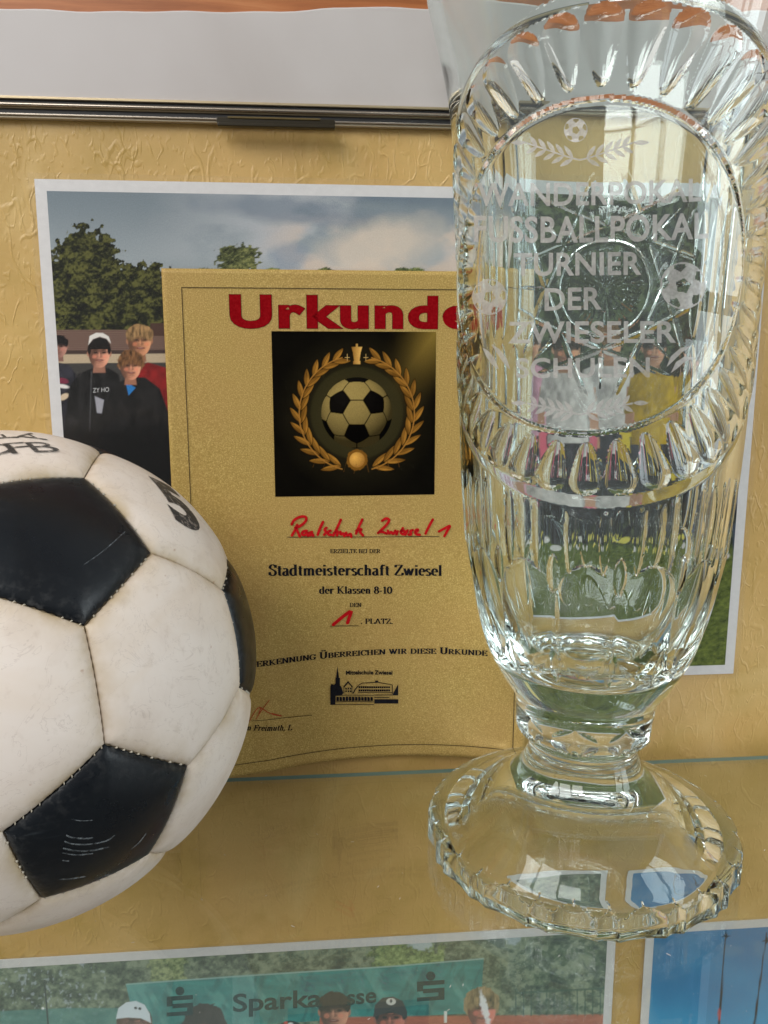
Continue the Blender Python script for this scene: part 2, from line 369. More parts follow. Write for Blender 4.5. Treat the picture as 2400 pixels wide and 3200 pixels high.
# a small serif alphabet drawn with a broad nib (cap height 1, x-height .66)
def arc(cx, cy, rx, ry, a0, a1, n=9):
    return [(cx+rx*math.cos(math.radians(a)), cy+ry*math.sin(math.radians(a))) for a in np.linspace(a0, a1, n)]
def sf(x, y, w=.14): return [(x-w, y), (x+w, y)]
G = {
 'A': (.74, [[(.08, .02), (.36, 1)], [(.36, 1), (.66, .02)], [(.19, .34), (.53, .34)], sf(.08, .02, .1), sf(.66, .02, .12)]),
 'B': (.66, [[(.16, 0), (.16, 1)], [(.05, .98), (.34, .98)]+arc(.34, .76, .2, .22, 90, -90)+[(.16, .53)], [(.16, .53), (.36, .53)]+arc(.36, .27, .24, .26, 90, -90)+[(.05, .02)]]),
 'C': (.68, [arc(.38, .5, .31, .5, 40, 320, 16), [(.64, .7), (.64, .98)]]),
 'D': (.74, [[(.16, 0), (.16, 1)], [(.05, .98), (.32, .98)]+arc(.32, .5, .35, .48, 90, -90, 12)+[(.05, .02)]]),
 'E': (.64, [[(.16, 0), (.16, 1)], [(.04, .98), (.56, .98), (.56, .8)], [(.16, .52), (.42, .52)], [(.42, .42), (.42, .62)], [(.04, .02), (.58, .02), (.6, .22)]]),
 'F': (.60, [[(.16, 0), (.16, 1)], [(.04, .98), (.56, .98), (.56, .8)], [(.16, .5), (.42, .5)], [(.42, .4), (.42, .6)], sf(.16, .02)]),
 'G': (.74, [arc(.38, .5, .31, .5, 42, 345, 16), [(.6, .02), (.6, .42)], sf(.6, .42), [(.64, .7), (.64, .98)]]),
 'H': (.78, [[(.16, 0), (.16, 1)], [(.62, 0), (.62, 1)], [(.16, .52), (.62, .52)], sf(.16, .02), sf(.16, .98), sf(.62, .02), sf(.62, .98)]),
 'I': (.36, [[(.18, 0), (.18, 1)], sf(.18, .02), sf(.18, .98)]),
 'K': (.76, [[(.16, 0), (.16, 1)], [(.2, .44), (.6, .97)], [(.28, .56), (.64, .02)], sf(.16, .02), sf(.16, .98), sf(.6, .98, .12), sf(.65, .02, .12)]),
 'L': (.62, [[(.16, 0), (.16, 1)], sf(.16, .98), [(.04, .02), (.58, .02), (.6, .26)]]),
 'N': (.76, [[(.14, 0), (.14, 1)], [(.14, 1), (.62, 0)], [(.62, 0), (.62, 1)], sf(.14, .02, .12), sf(.1, .98, .1), sf(.62, .98, .12)]),
 'P': (.60, [[(.16, 0), (.16, 1)], [(.05, .98), (.34, .98)]+arc(.34, .72, .22, .26, 90, -90)+[(.16, .46)], sf(.16, .02)]),
 'R': (.70, [[(.16, 0), (.16, 1)], [(.05, .98), (.34, .98)]+arc(.34, .74, .21, .24, 90, -90)+[(.16, .5)], [(.32, .5), (.62, .02)], sf(.16, .02), sf(.64, .02, .08)]),
 'S': (.56, [arc(.29, .75, .19, .24, 35, 200, 8)+[(.3, .53)]+arc(.28, .26, .21, .25, 50, -140, 9), [(.48, .72), (.48, .96)], [(.08, .06), (.08, .32)]]),
 'T': (.64, [[(.32, 0), (.32, 1)], [(.05, .76), (.06, .98), (.58, .98), (.59, .76)], sf(.32, .02)]),
 'U': (.74, [[(.15, 1), (.15, .32)]+arc(.37, .3, .22, .3, 180, 360, 9)+[(.6, 1)], sf(.15, .98), sf(.6, .98, .12)]),
 'W': (.98, [[(.08, .98), (.3, .02)], [(.3, .02), (.48, .9)], [(.42, .98), (.66, .02)], [(.66, .02), (.88, .98)], sf(.08, .98, .1), sf(.44, .98, .1), sf(.88, .98, .09)]),
 'Z': (.64, [[(.08, .78), (.1, .98), (.56, .98)], [(.56, .98), (.435, .74), (.31, .5), (.185, .26), (.06, .02)], [(.06, .02), (.58, .02), (.6, .24)]]),
 'a': (.48, [arc(.2, .5, .14, .16, 150, 20, 7)+[(.34, .06), (.44, .02)], arc(.2, .18, .14, .18, 60, 330, 10)]),
 'c': (.44, [arc(.25, .33, .19, .33, 50, 310, 12)]),
 'd': (.54, [arc(.23, .33, .18, .33, 60, 300, 12), [(.4, 0), (.4, 1)], sf(.36, .98, .08), sf(.45, .02, .06)]),
 'e': (.46, [[(.07, .36), (.4, .36)]+arc(.24, .34, .17, .32, 0, 310, 14)]),
 'f': (.36, [[(.16, 0), (.16, .8)]+arc(.28, .8, .12, .19, 180, 40, 6), [(.03, .64), (.3, .64)], sf(.16, .02, .11)]),
 'h': (.56, [[(.13, 0), (.13, 1)], [(.13, .45)]+arc(.28, .48, .13, .17, 150, 0, 6)+[(.41, 0)], sf(.13, .02, .1), sf(.41, .02, .1), sf(.09, .98, .06)]),
 'i': (.28, [[(.14, 0), (.14, .66)], [(.14, .84), (.14, .97)], sf(.14, .02, .1), sf(.1, .64, .06)]),
 'l': (.28, [[(.14, 0), (.14, 1)], sf(.14, .02, .1), sf(.1, .98, .06)]),
 'm': (.84, [[(.13, 0), (.13, .66)], [(.13, .45)]+arc(.27, .48, .13, .17, 150, 0, 6)+[(.4, 0)], [(.4, .45)]+arc(.55, .48, .13, .17, 150, 0, 6)+[(.68, 0)], sf(.13, .02, .1), sf(.4, .02, .1), sf(.69, .02, .1)]),
 'n': (.56, [[(.13, 0), (.13, .66)], [(.13, .45)]+arc(.28, .48, .13, .17, 150, 0, 6)+[(.41, 0)], sf(.13, .02, .1), sf(.42, .02, .1), sf(.09, .64, .06)]),
 'r': (.42, [[(.13, 0), (.13, .66)], [(.13, .42)]+arc(.28, .46, .13, .18, 150, 60, 5)+[(.36, .54)], sf(.13, .02, .1), sf(.09, .64, .06)]),
 's': (.40, [arc(.2, .49, .13, .16, 30, 200, 7)+[(.2, .34)]+arc(.2, .17, .14, .17, 50, -150, 8)]),
 't': (.34, [[(.16, .86), (.16, .14)]+arc(.25, .13, .09, .11, 180, 300, 5), [(.03, .63), (.3, .63)]]),
 'u': (.56, [[(.13, .66), (.13, .2)]+arc(.26, .18, .13, .17, 180, 330, 6), [(.41, 0), (.41, .66)], sf(.08, .64, .06), sf(.46, .02, .06)]),
 'w': (.74, [[(.06, .64), (.22, .02)], [(.22, .02), (.36, .6)], [(.34, .64), (.5, .02)], [(.5, .02), (.66, .64)], sf(.06, .64, .08), sf(.35, .64, .07), sf(.66, .64, .07)]),
 '8': (.52, [arc(.26, .75, .16, .23, 0, 360, 13), arc(.26, .26, .2, .26, 0, 360, 13)]),
 '1': (.44, [[(.1, .84), (.24, .97), (.24, 0)], sf(.24, .02)]),
 '0': (.52, [arc(.26, .5, .2, .48, 0, 360, 17)]),
 '-': (.32, [[(.05, .32), (.27, .32)], [(.05, .36), (.27, .36)]]),
 '.': (.24, [[(.1, 0), (.1, .13)]]), ',': (.24, [[(.12, .12), (.12, .0), (.05, -.16)]]), ' ': (.28, []),
}
def nib(pts, T, t, out):
    pts = [np.array(p, float) for p in pts]
    V_, F_ = out
    for a, b in zip(pts[:-1], pts[1:]):
        d = b-a; L = np.linalg.norm(d)
        if L < 1e-6: continue
        d /= L; s = abs(d[1]); wd = t+(T-t)*s**1.5
        if d[0]*d[1] > 0 and .3 < abs(d[0]) < .75 and L > .3: wd = t*1.25
        nrm = np.array([-d[1], d[0]])*wd/2; e = d*min(.012, L*.2)
        k = len(V_); V_ += [a-nrm-e, b-nrm+e, b+nrm+e, a+nrm-e]; F_.append((k, k+1, k+2, k+3))
def serif2d(s, T=.17, t=.055, shear=0.0, caps=None):
    out = ([], []); x = 0
    for ch in s:
        sc = 1.0
        if caps is not None and ch.islower(): ch = ch.upper(); sc = caps
        uml = ch == 'Ü'; g = G['U' if uml else ch]; L = ([], [])
        for st in g[1]: nib(st, T, t, L)
        if uml:
            nib([(.26, 1.12), (.26, 1.26)], T, t, L); nib([(.48, 1.12), (.48, 1.26)], T, t, L)
        k = len(out[0])
        for p in L[0]: out[0].append((x+(p[0]+shear*p[1])*sc, p[1]*sc))
        for f in L[1]: out[1].append(tuple(i+k for i in f))
        x += (g[0]+.03)*sc
    return np.array(out[0]), out[1]
def brush(pts, wd, out, smooth=2):
    """a continuous pen stroke of width wd with round ends"""
    p = np.array(pts, float)
    for _ in range(smooth):
        if len(p) < 3: break
        q = [p[0]]
        for a, b in zip(p[:-1], p[1:]): q += [a*.75+b*.25, a*.25+b*.75]
        q.append(p[-1]); p = np.array(q)
    d = np.gradient(p, axis=0); d /= np.maximum(np.linalg.norm(d, axis=1), 1e-9)[:, None]
    nn = np.c_[-d[:, 1], d[:, 0]]*wd/2; V_, F_ = out; k = len(V_)
    for a, b in zip(p, nn): V_ += [a-b, a+b]
    for i in range(len(p)-1): F_.append((k+2*i, k+2*i+2, k+2*i+3, k+2*i+1))
    for c in (p[0], p[-1]):
        k = len(V_); V_ += [c+wd/2*np.array([math.cos(a), math.sin(a)]) for a in np.linspace(0, 2*math.pi, 9)[:-1]]
        F_.append(tuple(range(k, k+8)))

# ------------------------------------------------------------------ numpy picture painter
def hsh(ix, iy, seed):
    n = (ix*374761393+iy*668265263+seed*1442695041) & 0xffffffff
    n = ((n ^ (n >> 13))*1274126177) & 0xffffffff
    return ((n ^ (n >> 16)) & 0xffff)/65535.0
def vnoise(x, y, seed=0):
    ix = np.floor(x).astype(np.int64); iy = np.floor(y).astype(np.int64); fx = x-ix; fy = y-iy
    fx = fx*fx*(3-2*fx); fy = fy*fy*(3-2*fy)
    a = hsh(ix, iy, seed); b = hsh(ix+1, iy, seed); c = hsh(ix, iy+1, seed); d = hsh(ix+1, iy+1, seed)
    return (a*(1-fx)+b*fx)*(1-fy)+(c*(1-fx)+d*fx)*fy
def fbm(x, y, oct=4, seed=0, g=.5):
    s = 0; a = 1; t = 0
    for k in range(oct): s = s+a*vnoise(x*2**k, y*2**k, seed+k*17); t += a; a *= g
    return s/t
def sst(e0, e1, x): t = np.clip((x-e0)/(e1-e0), 0, 1); return t*t*(3-2*t)
class Canvas:
    """colours painted over (U, V) = photograph pixel coordinates of the points of a flat print"""
    def __init__(s, U, V): s.U, s.V = U, V; s.c = np.zeros(U.shape+(3,))
    def fill(s, col, m=1.0):
        col = np.asarray(col, float)
        if col.ndim == 1: col = lin(col)
        m = np.clip(m, 0, 1)*np.ones(s.U.shape); s.c = s.c*(1-m[..., None])+col*m[..., None]
    def blend(s, a, b, t): return lin(a)*(1-t[..., None])+lin(b)*t[..., None]
    def ell(s, cx, cy, rx, ry, rot=0, soft=1.5, rough=0, rs=12, seed=0):
        a = math.radians(rot); x = (s.U-cx); y = (s.V-cy); x, y = x*math.cos(a)+y*math.sin(a), -x*math.sin(a)+y*math.cos(a)
        r = np.sqrt((x/rx)**2+(y/ry)**2)
        if rough: r = r+(fbm(s.U/rs, s.V/rs, 3, seed)-.5)*rough
        return np.clip((1-r)*min(rx, ry)/soft+.5, 0, 1)
    def poly(s, pts, soft=1.5):
        """convex or not: even-odd test, softened by distance to the outline"""
        p = np.array(pts, float); ins = np.zeros(s.U.shape, bool); dist = np.full(s.U.shape, 1e9)
        for a, b in zip(p, np.roll(p, -1, 0)):
            cond = ((a[1] > s.V) != (b[1] > s.V))
            if abs(b[1]-a[1]) > 1e-9: ins ^= cond & (s.U < (b[0]-a[0])*(s.V-a[1])/(b[1]-a[1])+a[0])
            d = b-a; t = np.clip(((s.U-a[0])*d[0]+(s.V-a[1])*d[1])/max(d@d, 1e-9), 0, 1)
            dist = np.minimum(dist, np.hypot(s.U-a[0]-t*d[0], s.V-a[1]-t*d[1]))
        return np.clip(np.where(ins, dist, -dist)/soft+.5, 0, 1)
    def foliage(s, m, dark, mid, light, seed=0, sc=1.0):
        n1 = fbm(s.U/(38*sc), s.V/(28*sc), 3, seed); n2 = fbm(s.U/(11*sc), s.V/(9*sc), 3, seed+5, .8)
        n3 = fbm(s.U/(16*sc), (s.V-9*sc)/(13*sc), 2, seed+5, .6)-fbm(s.U/(16*sc), (s.V+9*sc)/(13*sc), 2, seed+5, .6)
        t = np.clip((n1*.7+n2*.8-.55)*1.9-n3*.5+.18, 0, 1)
        col = np.where(t[..., None] < .5, s.blend(dark, mid, np.clip(t*2, 0, 1)), s.blend(mid, light, np.clip(t*2-1, 0, 1)))
        s.fill(col, m)

def head(cv, x, y, r, skin, hair, style=0, look=0, shade=.55, seed=0):
    """one printed head: x, y = centre of the face, r = half its width; style 0 short hair, 1 cap, 2 mop"""
    sk = np.array(skin, float)
    cv.fill(sk*.72, cv.poly([(x-r*.45, y+r*.6), (x+r*.45, y+r*.6), (x+r*.6, y+r*1.9), (x-r*.6, y+r*1.9)], 3))
    for sx in (-1, 1): cv.fill(sk*.8, cv.ell(x+sx*r*1.0, y+r*.1, r*.17, r*.3, 0, 2))
    if style == 2: cv.fill(hair, cv.ell(x, y-r*.35, r*1.28, r*1.15, 0, 3, .35, r*.3, seed))
    m = cv.ell(x, y+r*.12, r, r*1.32, 0, 2)
    t = np.clip((cv.U-x+look*r)/(r*1.6)+.45+(fbm(cv.U/(r*.5), cv.V/(r*.5), 2, seed)-.5)*.3, 0, 1)
    cv.fill(cv.blend(sk*.55, np.clip(sk*1.08, 0, 255), t), m)
    cv.fill(sk*.42, .8*cv.ell(x+look*r, y-r*.06, r*.78, r*.22, 0, 3)); cv.fill(sk*.36, .5*cv.ell(x-r*.75, y+r*.4, r*.5, r*1.0, 0, 8)*m)
    for sx in (-.4, .4):
        cv.fill((28, 20, 18), .9*cv.ell(x+look*r+sx*r, y-r*.02, r*.17, r*.085, 0, 1.5))
        cv.fill((52, 34, 24), .7*cv.ell(x+look*r+sx*r, y-r*.24, r*.25, r*.07, 0, 1.5))
    cv.fill(sk*.6, .6*cv.ell(x+look*r+r*.06, y+r*.34, r*.19, r*.13, 0, 2))
    cv.fill(np.clip(sk*1.15, 0, 255), .5*cv.ell(x+look*r-r*.04, y+r*.2, r*.08, r*.25, 0, 2))
    cv.fill((104, 44, 40), .9*cv.ell(x+look*r, y+r*.72, r*.38, r*.10, 0, 1.5)); cv.fill((206, 170, 156), .35*cv.ell(x+look*r, y+r*.70, r*.24, r*.045, 0, 1.2)); cv.fill(sk*.6, .4*cv.ell(x+look*r, y+r*.95, r*.3, r*.07, 0, 2))
    for sx in (-1, 1): cv.fill(np.clip(sk*[1.12, .98, .95], 0, 255), .5*cv.ell(x+look*r+sx*r*.5, y+r*.38, r*.2, r*.18, 0, 4))
    hn = cv.blend(np.array(hair)*.38, np.clip(np.array(hair)*1.12, 0, 255), np.clip(fbm(cv.U/(r*.16), cv.V/(r*.5), 3, seed+3)*1.4-.2, 0, 1))
    if style in (0, 2):
        cap = cv.ell(x, y-r*.52, r*1.1, r*(.86 if style == 0 else 1.0), 0, 2, .22, r*.25, seed+1)*sst(y+r*.15, y-r*.35, cv.V+(cv.U-x)**2/(r*-2.4)+r*.1*vnoise(cv.U/(r*.2), cv.V*0, seed))
        cv.fill(hn, cap)
        for sx in (-1, 1): cv.fill(hn, cv.ell(x+sx*r*.98, y-r*.38, r*.2, r*.5, sx*8, 2))
    else:
        for sx in (-1, 1): cv.fill(hn, cv.ell(x+sx*r*.95, y-r*.25, r*.17, r*.42, 0, 2))
        c = np.array(hair if style == 1 else hair)
        cv.fill(hn, cv.ell(x, y-r*.6, r*1.04, r*.6, 0, 2)*(cv.V < y-r*.3))

# ================================================================== THE SETTING
wall = grid_obj("wall", np.stack(np.broadcast_arrays(np.linspace(-1.6, 1.6, 3)[None, :], 0.0, np.linspace(1.3, -1.2, 3)[:, None]), -1), WALLP, smooth=False, flip=True)
tag(wall, kind='structure')

# white lining sheet with a slightly wavy upper edge, and the orange board it is laid against
xs = np.linspace(-.9, .95, 260)
topz = .4335+.006*(xs+.16)/.25*.55+.0011*np.sin(xs*31)+.0007*np.sin(xs*83+1)+.0012*np.exp(-((xs+.04)/.05)**2)*-1
topz = np.interp(xs, [-.9, -.165, -.06, .0, .03, .077, .26, .95], [.430, .4325, .4345, .4375, .4400, .4412, .4470, .455])+.0004*np.sin(xs*70)+.0003*np.sin(xs*171)
P = np.zeros((5, len(xs), 3)); P[:, :, 0] = xs
for i, (yy, tz) in enumerate([(-.0005, 0), (-.0042, 0), (-.0046, -.0008), (-.0046, None), (-.0005, None)]):
    P[i, :, 1] = yy; P[i, :, 2] = (topz+tz) if tz is not None else .3870
lining = grid_obj("lining_sheet", P, mat_white(), smooth=False, flip=False)
tag(lining, "pale grey white sheet lining the cabinet back above the metal rail", "lining")
board = box("wooden_board", (-.9, -.0036, .40), (.95, -.0006, .62), mat_wood(), bevel=.0005)
tag(board, "orange brown wooden board along the top edge above the pale sheet", "board")

# ------------------------------------------------------------------ metal rail
CHROME = plain("satin nickel", (.40, .35, .29), .22, .9); BRASS = plain("brushed tan metal", (.42, .34, .22), .35, .85)
DARK = plain("dark groove", (.02, .02, .022), .5)
rail = thing("metal_rail", (0, 0, .385), "slim metal rail with dark grooves running under the pale sheet", "rail")
kids = []
x0, x1 = -.9, .95
def strip(name, z0, z1, y, mat):
    b = box(name, (x0, y, z0), (x1, -.0008, z1), mat, bevel=min(.0004, (z1-z0)*.3)); kids.append(b); return b
def bead(name, zc, y, r, mat):
    th = np.linspace(0, 2*math.pi, 15)[:-1]
    P = np.zeros((2, 14, 3)); P[0, :, 0] = x0; P[1, :, 0] = x1; P[:, :, 1] = y+np.cos(th)*r; P[:, :, 2] = zc+np.sin(th)*r
    b = grid_obj(name, P, mat, closed=True); kids.append(b); return b
strip("groove", .3806, .3904, -.0050, DARK)
strip("trim_strip", .3884, .3900, -.0066, BRASS)
bead("metal_bead", .3855, -.0072, .0010, CHROME)
strip("trim_strip", .3838, .3853, -.0062, BRASS)
strip("trim_strip", .3806, .3816, -.0058, CHROME)
strip("trim_strip", .3794, .3808, -.0046, plain("pale track", (.45, .38, .27), .4, .3))
adopt(rail, kids)
p0 = wallpt(677, 366, -.01); p1 = wallpt(1047, 408, -.01)
clipm = plain("smoky brown plastic", (.022, .016, .006), .3, 0, .3)
cl = thing("plastic_clip", (p0[0], -.0105, .38), "short dark brown plastic clip hooked on the metal rail", "clip")
k = [box("clip_body", (p0[0], -.0112, p1[2]+.0022), (p1[0], -.0093, p0[2]), clipm, bevel=.0005),
     box("clip_lip", (p0[0]+.0006, -.0136, p1[2]), (p1[0], -.0096, p1[2]+.0021), clipm, bevel=.0006),
     box("clip_rib", (p0[0]+.006, -.0118, p1[2]+.0045), (p1[0]-.008, -.0109, p1[2]+.0056), plain("amber plastic edge", (.10, .07, .022), .35, 0, .3), bevel=.0003)]
adopt(cl, k)

# ================================================================== PHOTOGRAPHS ON THE WALL
def photo(x0, x1, zt, zb, border, step, zdense, paint, label, rot=0.0, y=-.0012, xfine=None, zfine=0, fine=.0004):
    root = thing("laminated_photo", (x0, 0, zb), label, "photo")
    paper = box("photo_paper", (x0, y, zb), (x1, y+.0006, zt), PAPER)
    fx0, fx1, fzt, fzb = x0+border, x1-border, zt-border, zb+border
    xc = np.concatenate([np.arange(fx0, xfine, fine), np.arange(max(xfine, fx0), fx1, step), [fx1]]) if xfine is not None else np.linspace(fx0, fx1, int((fx1-fx0)/step)+1)
    zz = np.concatenate([np.arange(fzt, zfine, -fine), np.arange(zfine, max(fzb, zdense), -step)]) if xfine is not None else np.arange(fzt, max(fzb, zdense), -step)
    if zdense > fzb: zz = np.concatenate([zz, np.linspace(zz[-1], fzb, 40)[1:]])
    else: zz[-1] = fzb
    X, Z = np.meshgrid(xc, zz); Y = np.full_like(X, y-.00012)
    P = np.stack([X, Y, Z], -1); U, V = project(P)
    cv = Canvas(U, V); paint(cv)
    pic = grid_obj("printed_picture", P, PAINT, smooth=False, flip=True, color=np.clip(cv.c/.84, 0, .84))
    m = .0030
    xx = np.linspace(x0-m, x1+m, 40); zz2 = np.linspace(zt+m, zb-m, 30); XX, ZZ = np.meshgrid(xx, zz2)
    YY = y-.0007-.0006*fbm(XX*14+3, ZZ*14, 2, 4)
    film = grid_obj("laminate_film", np.stack([XX, YY, ZZ], -1), FILM, flip=True)
    adopt(root, [paper, pic, film])
    if rot:
        root.rotation_euler[1] = rot
    return root

SKIN = (206, 150, 118)
def paint_big(cv):
    U, V = cv.U, cv.V
    # sky
    t = sst(560, 900, V)
    cv.c = cv.blend((112, 124, 132), (156, 164, 168), t*.8)
    n = fbm(U/210+3, V/110, 5, 11); n2 = fbm(U/90, V/60, 4, 31)
    cv.fill((176, 178, 182), sst(.45, .72, n)*.75*sst(500, 1100, U+V*.2))
    cv.fill((196, 178, 162), sst(.42, .66, n2*.5+n*.5)*sst(760, 1000, U)*sst(650, 740, V)*.8)
    cv.fill((206, 190, 172), .75*cv.ell(1190, 770, 190, 75, -10, 60, .5, 60, 5))
    cv.fill((92, 108, 124), .6*cv.ell(880, 655, 240, 40, 6, 30, .7, 60, 7)); cv.fill((96, 110, 124), .6*cv.ell(1260, 610, 260, 30, 3, 25, .7, 50, 8))
    cv.fill((120, 134, 150), .6*cv.ell(900, 800, 60, 40, 0, 20, .6, 30, 9))
    # little centre trees
    G1, G2, G3 = (10, 12, 8), (30, 34, 15), (88, 88, 42)
    cv.foliage(cv.ell(745, 810, 68, 46, 0, 3, .9, 10, 3), (34, 40, 24), (74, 80, 46), (122, 124, 74), 5, .45)
    for cx in (640, 690, 850, 1020, 1260, 1300): cv.foliage(cv.ell(cx, 850, 26, 14, 0, 3, .9, 7, cx), (40, 50, 28), (80, 92, 50), (120, 128, 70), cx, .5)
    # left wood
    m = np.maximum.reduce([cv.ell(270, 850, 108, 140, 0, 3, .8, 16, 1), cv.ell(200, 960, 90, 175, 0, 3, .6, 22, 2), cv.ell(440, 940, 120, 115, 0, 3, .75, 14, 3),
                           cv.ell(345, 980, 170, 130, 0, 3, .3, 24, 4), cv.ell(560, 960, 120, 110, 0, 3, .4, 24, 6)])
    cv.foliage(m*(V < 1060), G1, G2, G3, 21, .62)
    # right wood, behind the glass
    m = sst(0, 14, V-(862+90*(fbm(U/40, U*0, 3, 8)-.5)*1.2-330*sst(1470, 1680, U)))*(U > 1420)
    cv.foliage(m, (14, 18, 14), (38, 48, 32), (82, 96, 62), 41, 1.2)
    # building with tiled roof
    roof = cv.poly([(120, 1031), (620, 1031), (620, 1100), (120, 1108)], 2)
    rows = .5+.5*np.sin((V-1031)*1.05+np.sin(U*.9)*.8)
    cv.fill(cv.blend((84, 62, 54), (128, 104, 92), rows*.8), roof)
    cv.fill((72, 50, 42), cv.poly([(470, 1010), (560, 1010), (560, 1050), (470, 1050)], 2))
    cv.fill((62, 48, 44), cv.poly([(120, 1096), (620, 1092), (620, 1106), (120, 1110)], 2))
    cv.fill((176, 158, 132), cv.poly([(120, 1108), (620, 1104), (620, 1180), (120, 1180)], 2))
    cv.fill((58, 56, 54), cv.poly([(120, 1136), (620, 1132), (620, 1300), (120, 1300)], 2))
    # dark ground mass behind the players
    cv.fill((14, 14, 16), sst(1200, 1330, V)*(U < 700))
    # right half field, grass
    gn = fbm(U/12, V/7, 4, 55, .7)
    cv.fill(cv.blend((40, 54, 22), (108, 120, 52), np.clip(gn*1.6-.3, 0, 1)), sst(1690, 1720, V+30*(fbm(U/50, V/50, 2, 9)-.5))*(U > 900))
    cv.fill((70, 72, 70), .7*sst(1100, 1180, V)*sst(1700, 1660, V)*(U > 1400)*.6)
    # --- left group
    blk = lambda m, a=(10, 10, 12), b=(34, 33, 36), s=3: cv.fill(cv.blend(a, b, np.clip(fbm(U/18, V/30, 3, s)*1.5-.4, 0, 1)), m)
    # far left person
    blk(cv.poly([(120, 1150), (160, 1128), (215, 1140), (238, 1170), (250, 1420), (120, 1420)], 4), (22, 22, 28), (54, 54, 64))
    head(cv, 184, 1082, 25, (170, 122, 108), (22, 18, 20), 0, -.1, seed=4)
    cv.fill((110, 40, 60), cv.ell(196, 1190, 18, 9, 10, 3)); cv.fill((214, 208, 204), cv.ell(196, 1207, 20, 6, 10, 3)); cv.fill((196, 176, 150), cv.ell(200, 1240, 16, 9, -30, 3))
    # red shirt, blond
    cv.fill(cv.blend((84, 12, 14), (150, 28, 28), fbm(U/16, V/26, 3, 6)), cv.poly([(420, 1155), (462, 1132), (520, 1150), (560, 1200), (560, 1330), (430, 1300)], 4))
    head(cv, 436, 1062, 36, (196, 136, 100), (158, 124, 82), 0, .1, seed=9)
    # cap, black hoodie
    blk(cv.poly([(218, 1210), (245, 1168), (290, 1150), (340, 1150), (372, 1170), (388, 1300), (400, 1480), (190, 1480), (205, 1300)], 4), (12, 12, 13), (38, 37, 38), 6)
    head(cv, 310, 1102, 33, (206, 144, 118), (24, 18, 16), 1, .05, seed=2)
    cv.fill((212, 208, 202), cv.poly([(276, 1078), (280, 1050), (300, 1040), (322, 1041), (340, 1052), (347, 1074), (332, 1058), (312, 1052), (290, 1060)], 2))
    cv.fill((20, 18, 18), cv.poly([(278, 1082), (292, 1060), (312, 1054), (334, 1060), (345, 1080), (330, 1074), (310, 1070), (292, 1076)], 2))
    cv.fill((150, 150, 158), cv.poly([(296, 1238), (325, 1250), (318, 1292), (303, 1290)], 3))
    cv.fill((60, 60, 62), cv.poly([(284, 1160), (288, 1160), (282, 1350), (278, 1350)], 1.5))
    # boy in black jacket
    blk(cv.poly([(345, 1225), (380, 1190), (410, 1178), (455, 1180), (500, 1215), (530, 1300), (535, 1560), (310, 1560), (325, 1300)], 4), (6, 6, 7), (32, 30, 30), 8)
    cv.fill((36, 112, 178), cv.poly([(391, 1190), (424, 1212), (402, 1236)], 2))
    head(cv, 408, 1142, 32, (206, 142, 112), (122, 84, 52), 2, .08, seed=5)
    cv.fill((8, 8, 9), sst(1290, 1380, V)*(U < 560))
    # --- players standing behind the crystal
    def player(x, y, r, shirt, pants, hair, sock, s):
        sh = np.array(shirt, float)
        cv.fill(np.array(SKIN)*.8, cv.poly([(x-2.3*r, y+3*r), (x-1.7*r, y+3*r), (x-1.9*r, y+8*r), (x-2.6*r, y+8*r)], 3))
        cv.fill(np.array(SKIN)*.9, cv.poly([(x+2.3*r, y+3*r), (x+1.7*r, y+3*r), (x+2.0*r, y+8*r), (x+2.7*r, y+8*r)], 3))
        for sx in (-1, 1):
            cv.fill(sock, cv.poly([(x+sx*1.5*r, y+6.5*r), (x+sx*2.5*r, y+6.5*r), (x+sx*2.3*r, y+10.5*r), (x+sx*1.7*r, y+10.5*r)], 3))
            tn = np.clip(fbm(U/9, V/40, 3, s+50)*1.6-.4, 0, 1)
            cv.fill(cv.blend(np.array(pants, float)*.6, np.array(pants, float)*1.9+10, tn), cv.poly([(x-sx*.1*r, y+7*r), (x+sx*1.85*r, y+7*r), (x+sx*1.55*r, y+16*r), (x+sx*.35*r, y+16*r)], 3))
            cv.fill((206, 190, 90) if s % 2 else (196, 190, 186), cv.ell(x+sx*.98*r, y+16.4*r, r*.7, r*.34, 0, 3))
        tone = np.clip(.5+(U-x)/(r*6)+(fbm(U/14, V/24, 3, s)-.5)*.9, 0, 1)
        cv.fill(cv.blend(sh*.62, np.clip(sh*1.05, 0, 255), tone), cv.poly([(x-.5*r, y+1.6*r), (x+.5*r, y+1.6*r), (x+2.0*r, y+2.2*r), (x+2.6*r, y+5.2*r), (x+1.7*r, y+5*r), (x+1.75*r, y+7.6*r), (x-1.75*r, y+7.6*r), (x-1.7*r, y+5*r), (x-2.6*r, y+5.2*r), (x-2.0*r, y+2.2*r)], 4))
        head(cv, x, y, r, SKIN, hair, 0, .05, seed=s)
    W_, Y_, B_, K_ = (214, 204, 200), (206, 164, 32), (34, 34, 42), (26, 26, 32)
    cv.fill((22, 24, 24), .75*cv.poly([(1420, 1130), (2300, 1130), (2300, 1640), (1420, 1640)], 30))
    for x, y, r, sh, pa, ha, so, s in [(1500, 1090, 33, K_, K_, (40, 28, 20), (190, 60, 90), 1), (2290, 1120, 34, K_, (40, 48, 66), (50, 36, 26), K_, 2), (2200, 1100, 33, Y_, K_, (60, 44, 28), K_, 3),
                                       (1640, 1075, 34, (206, 150, 170), K_, (60, 40, 24), (200, 66, 96), 4), (1900, 1070, 34, W_, K_, (120, 86, 50), (196, 70, 96), 5),
                                       (1770, 1090, 35, W_, (30, 28, 34), (40, 28, 20), (206, 90, 110), 6), (2050, 1085, 36, Y_, K_, (44, 30, 22), (210, 180, 50), 7)]:
        player(x, y-8, r*1.12, sh, pa, ha, so, s)
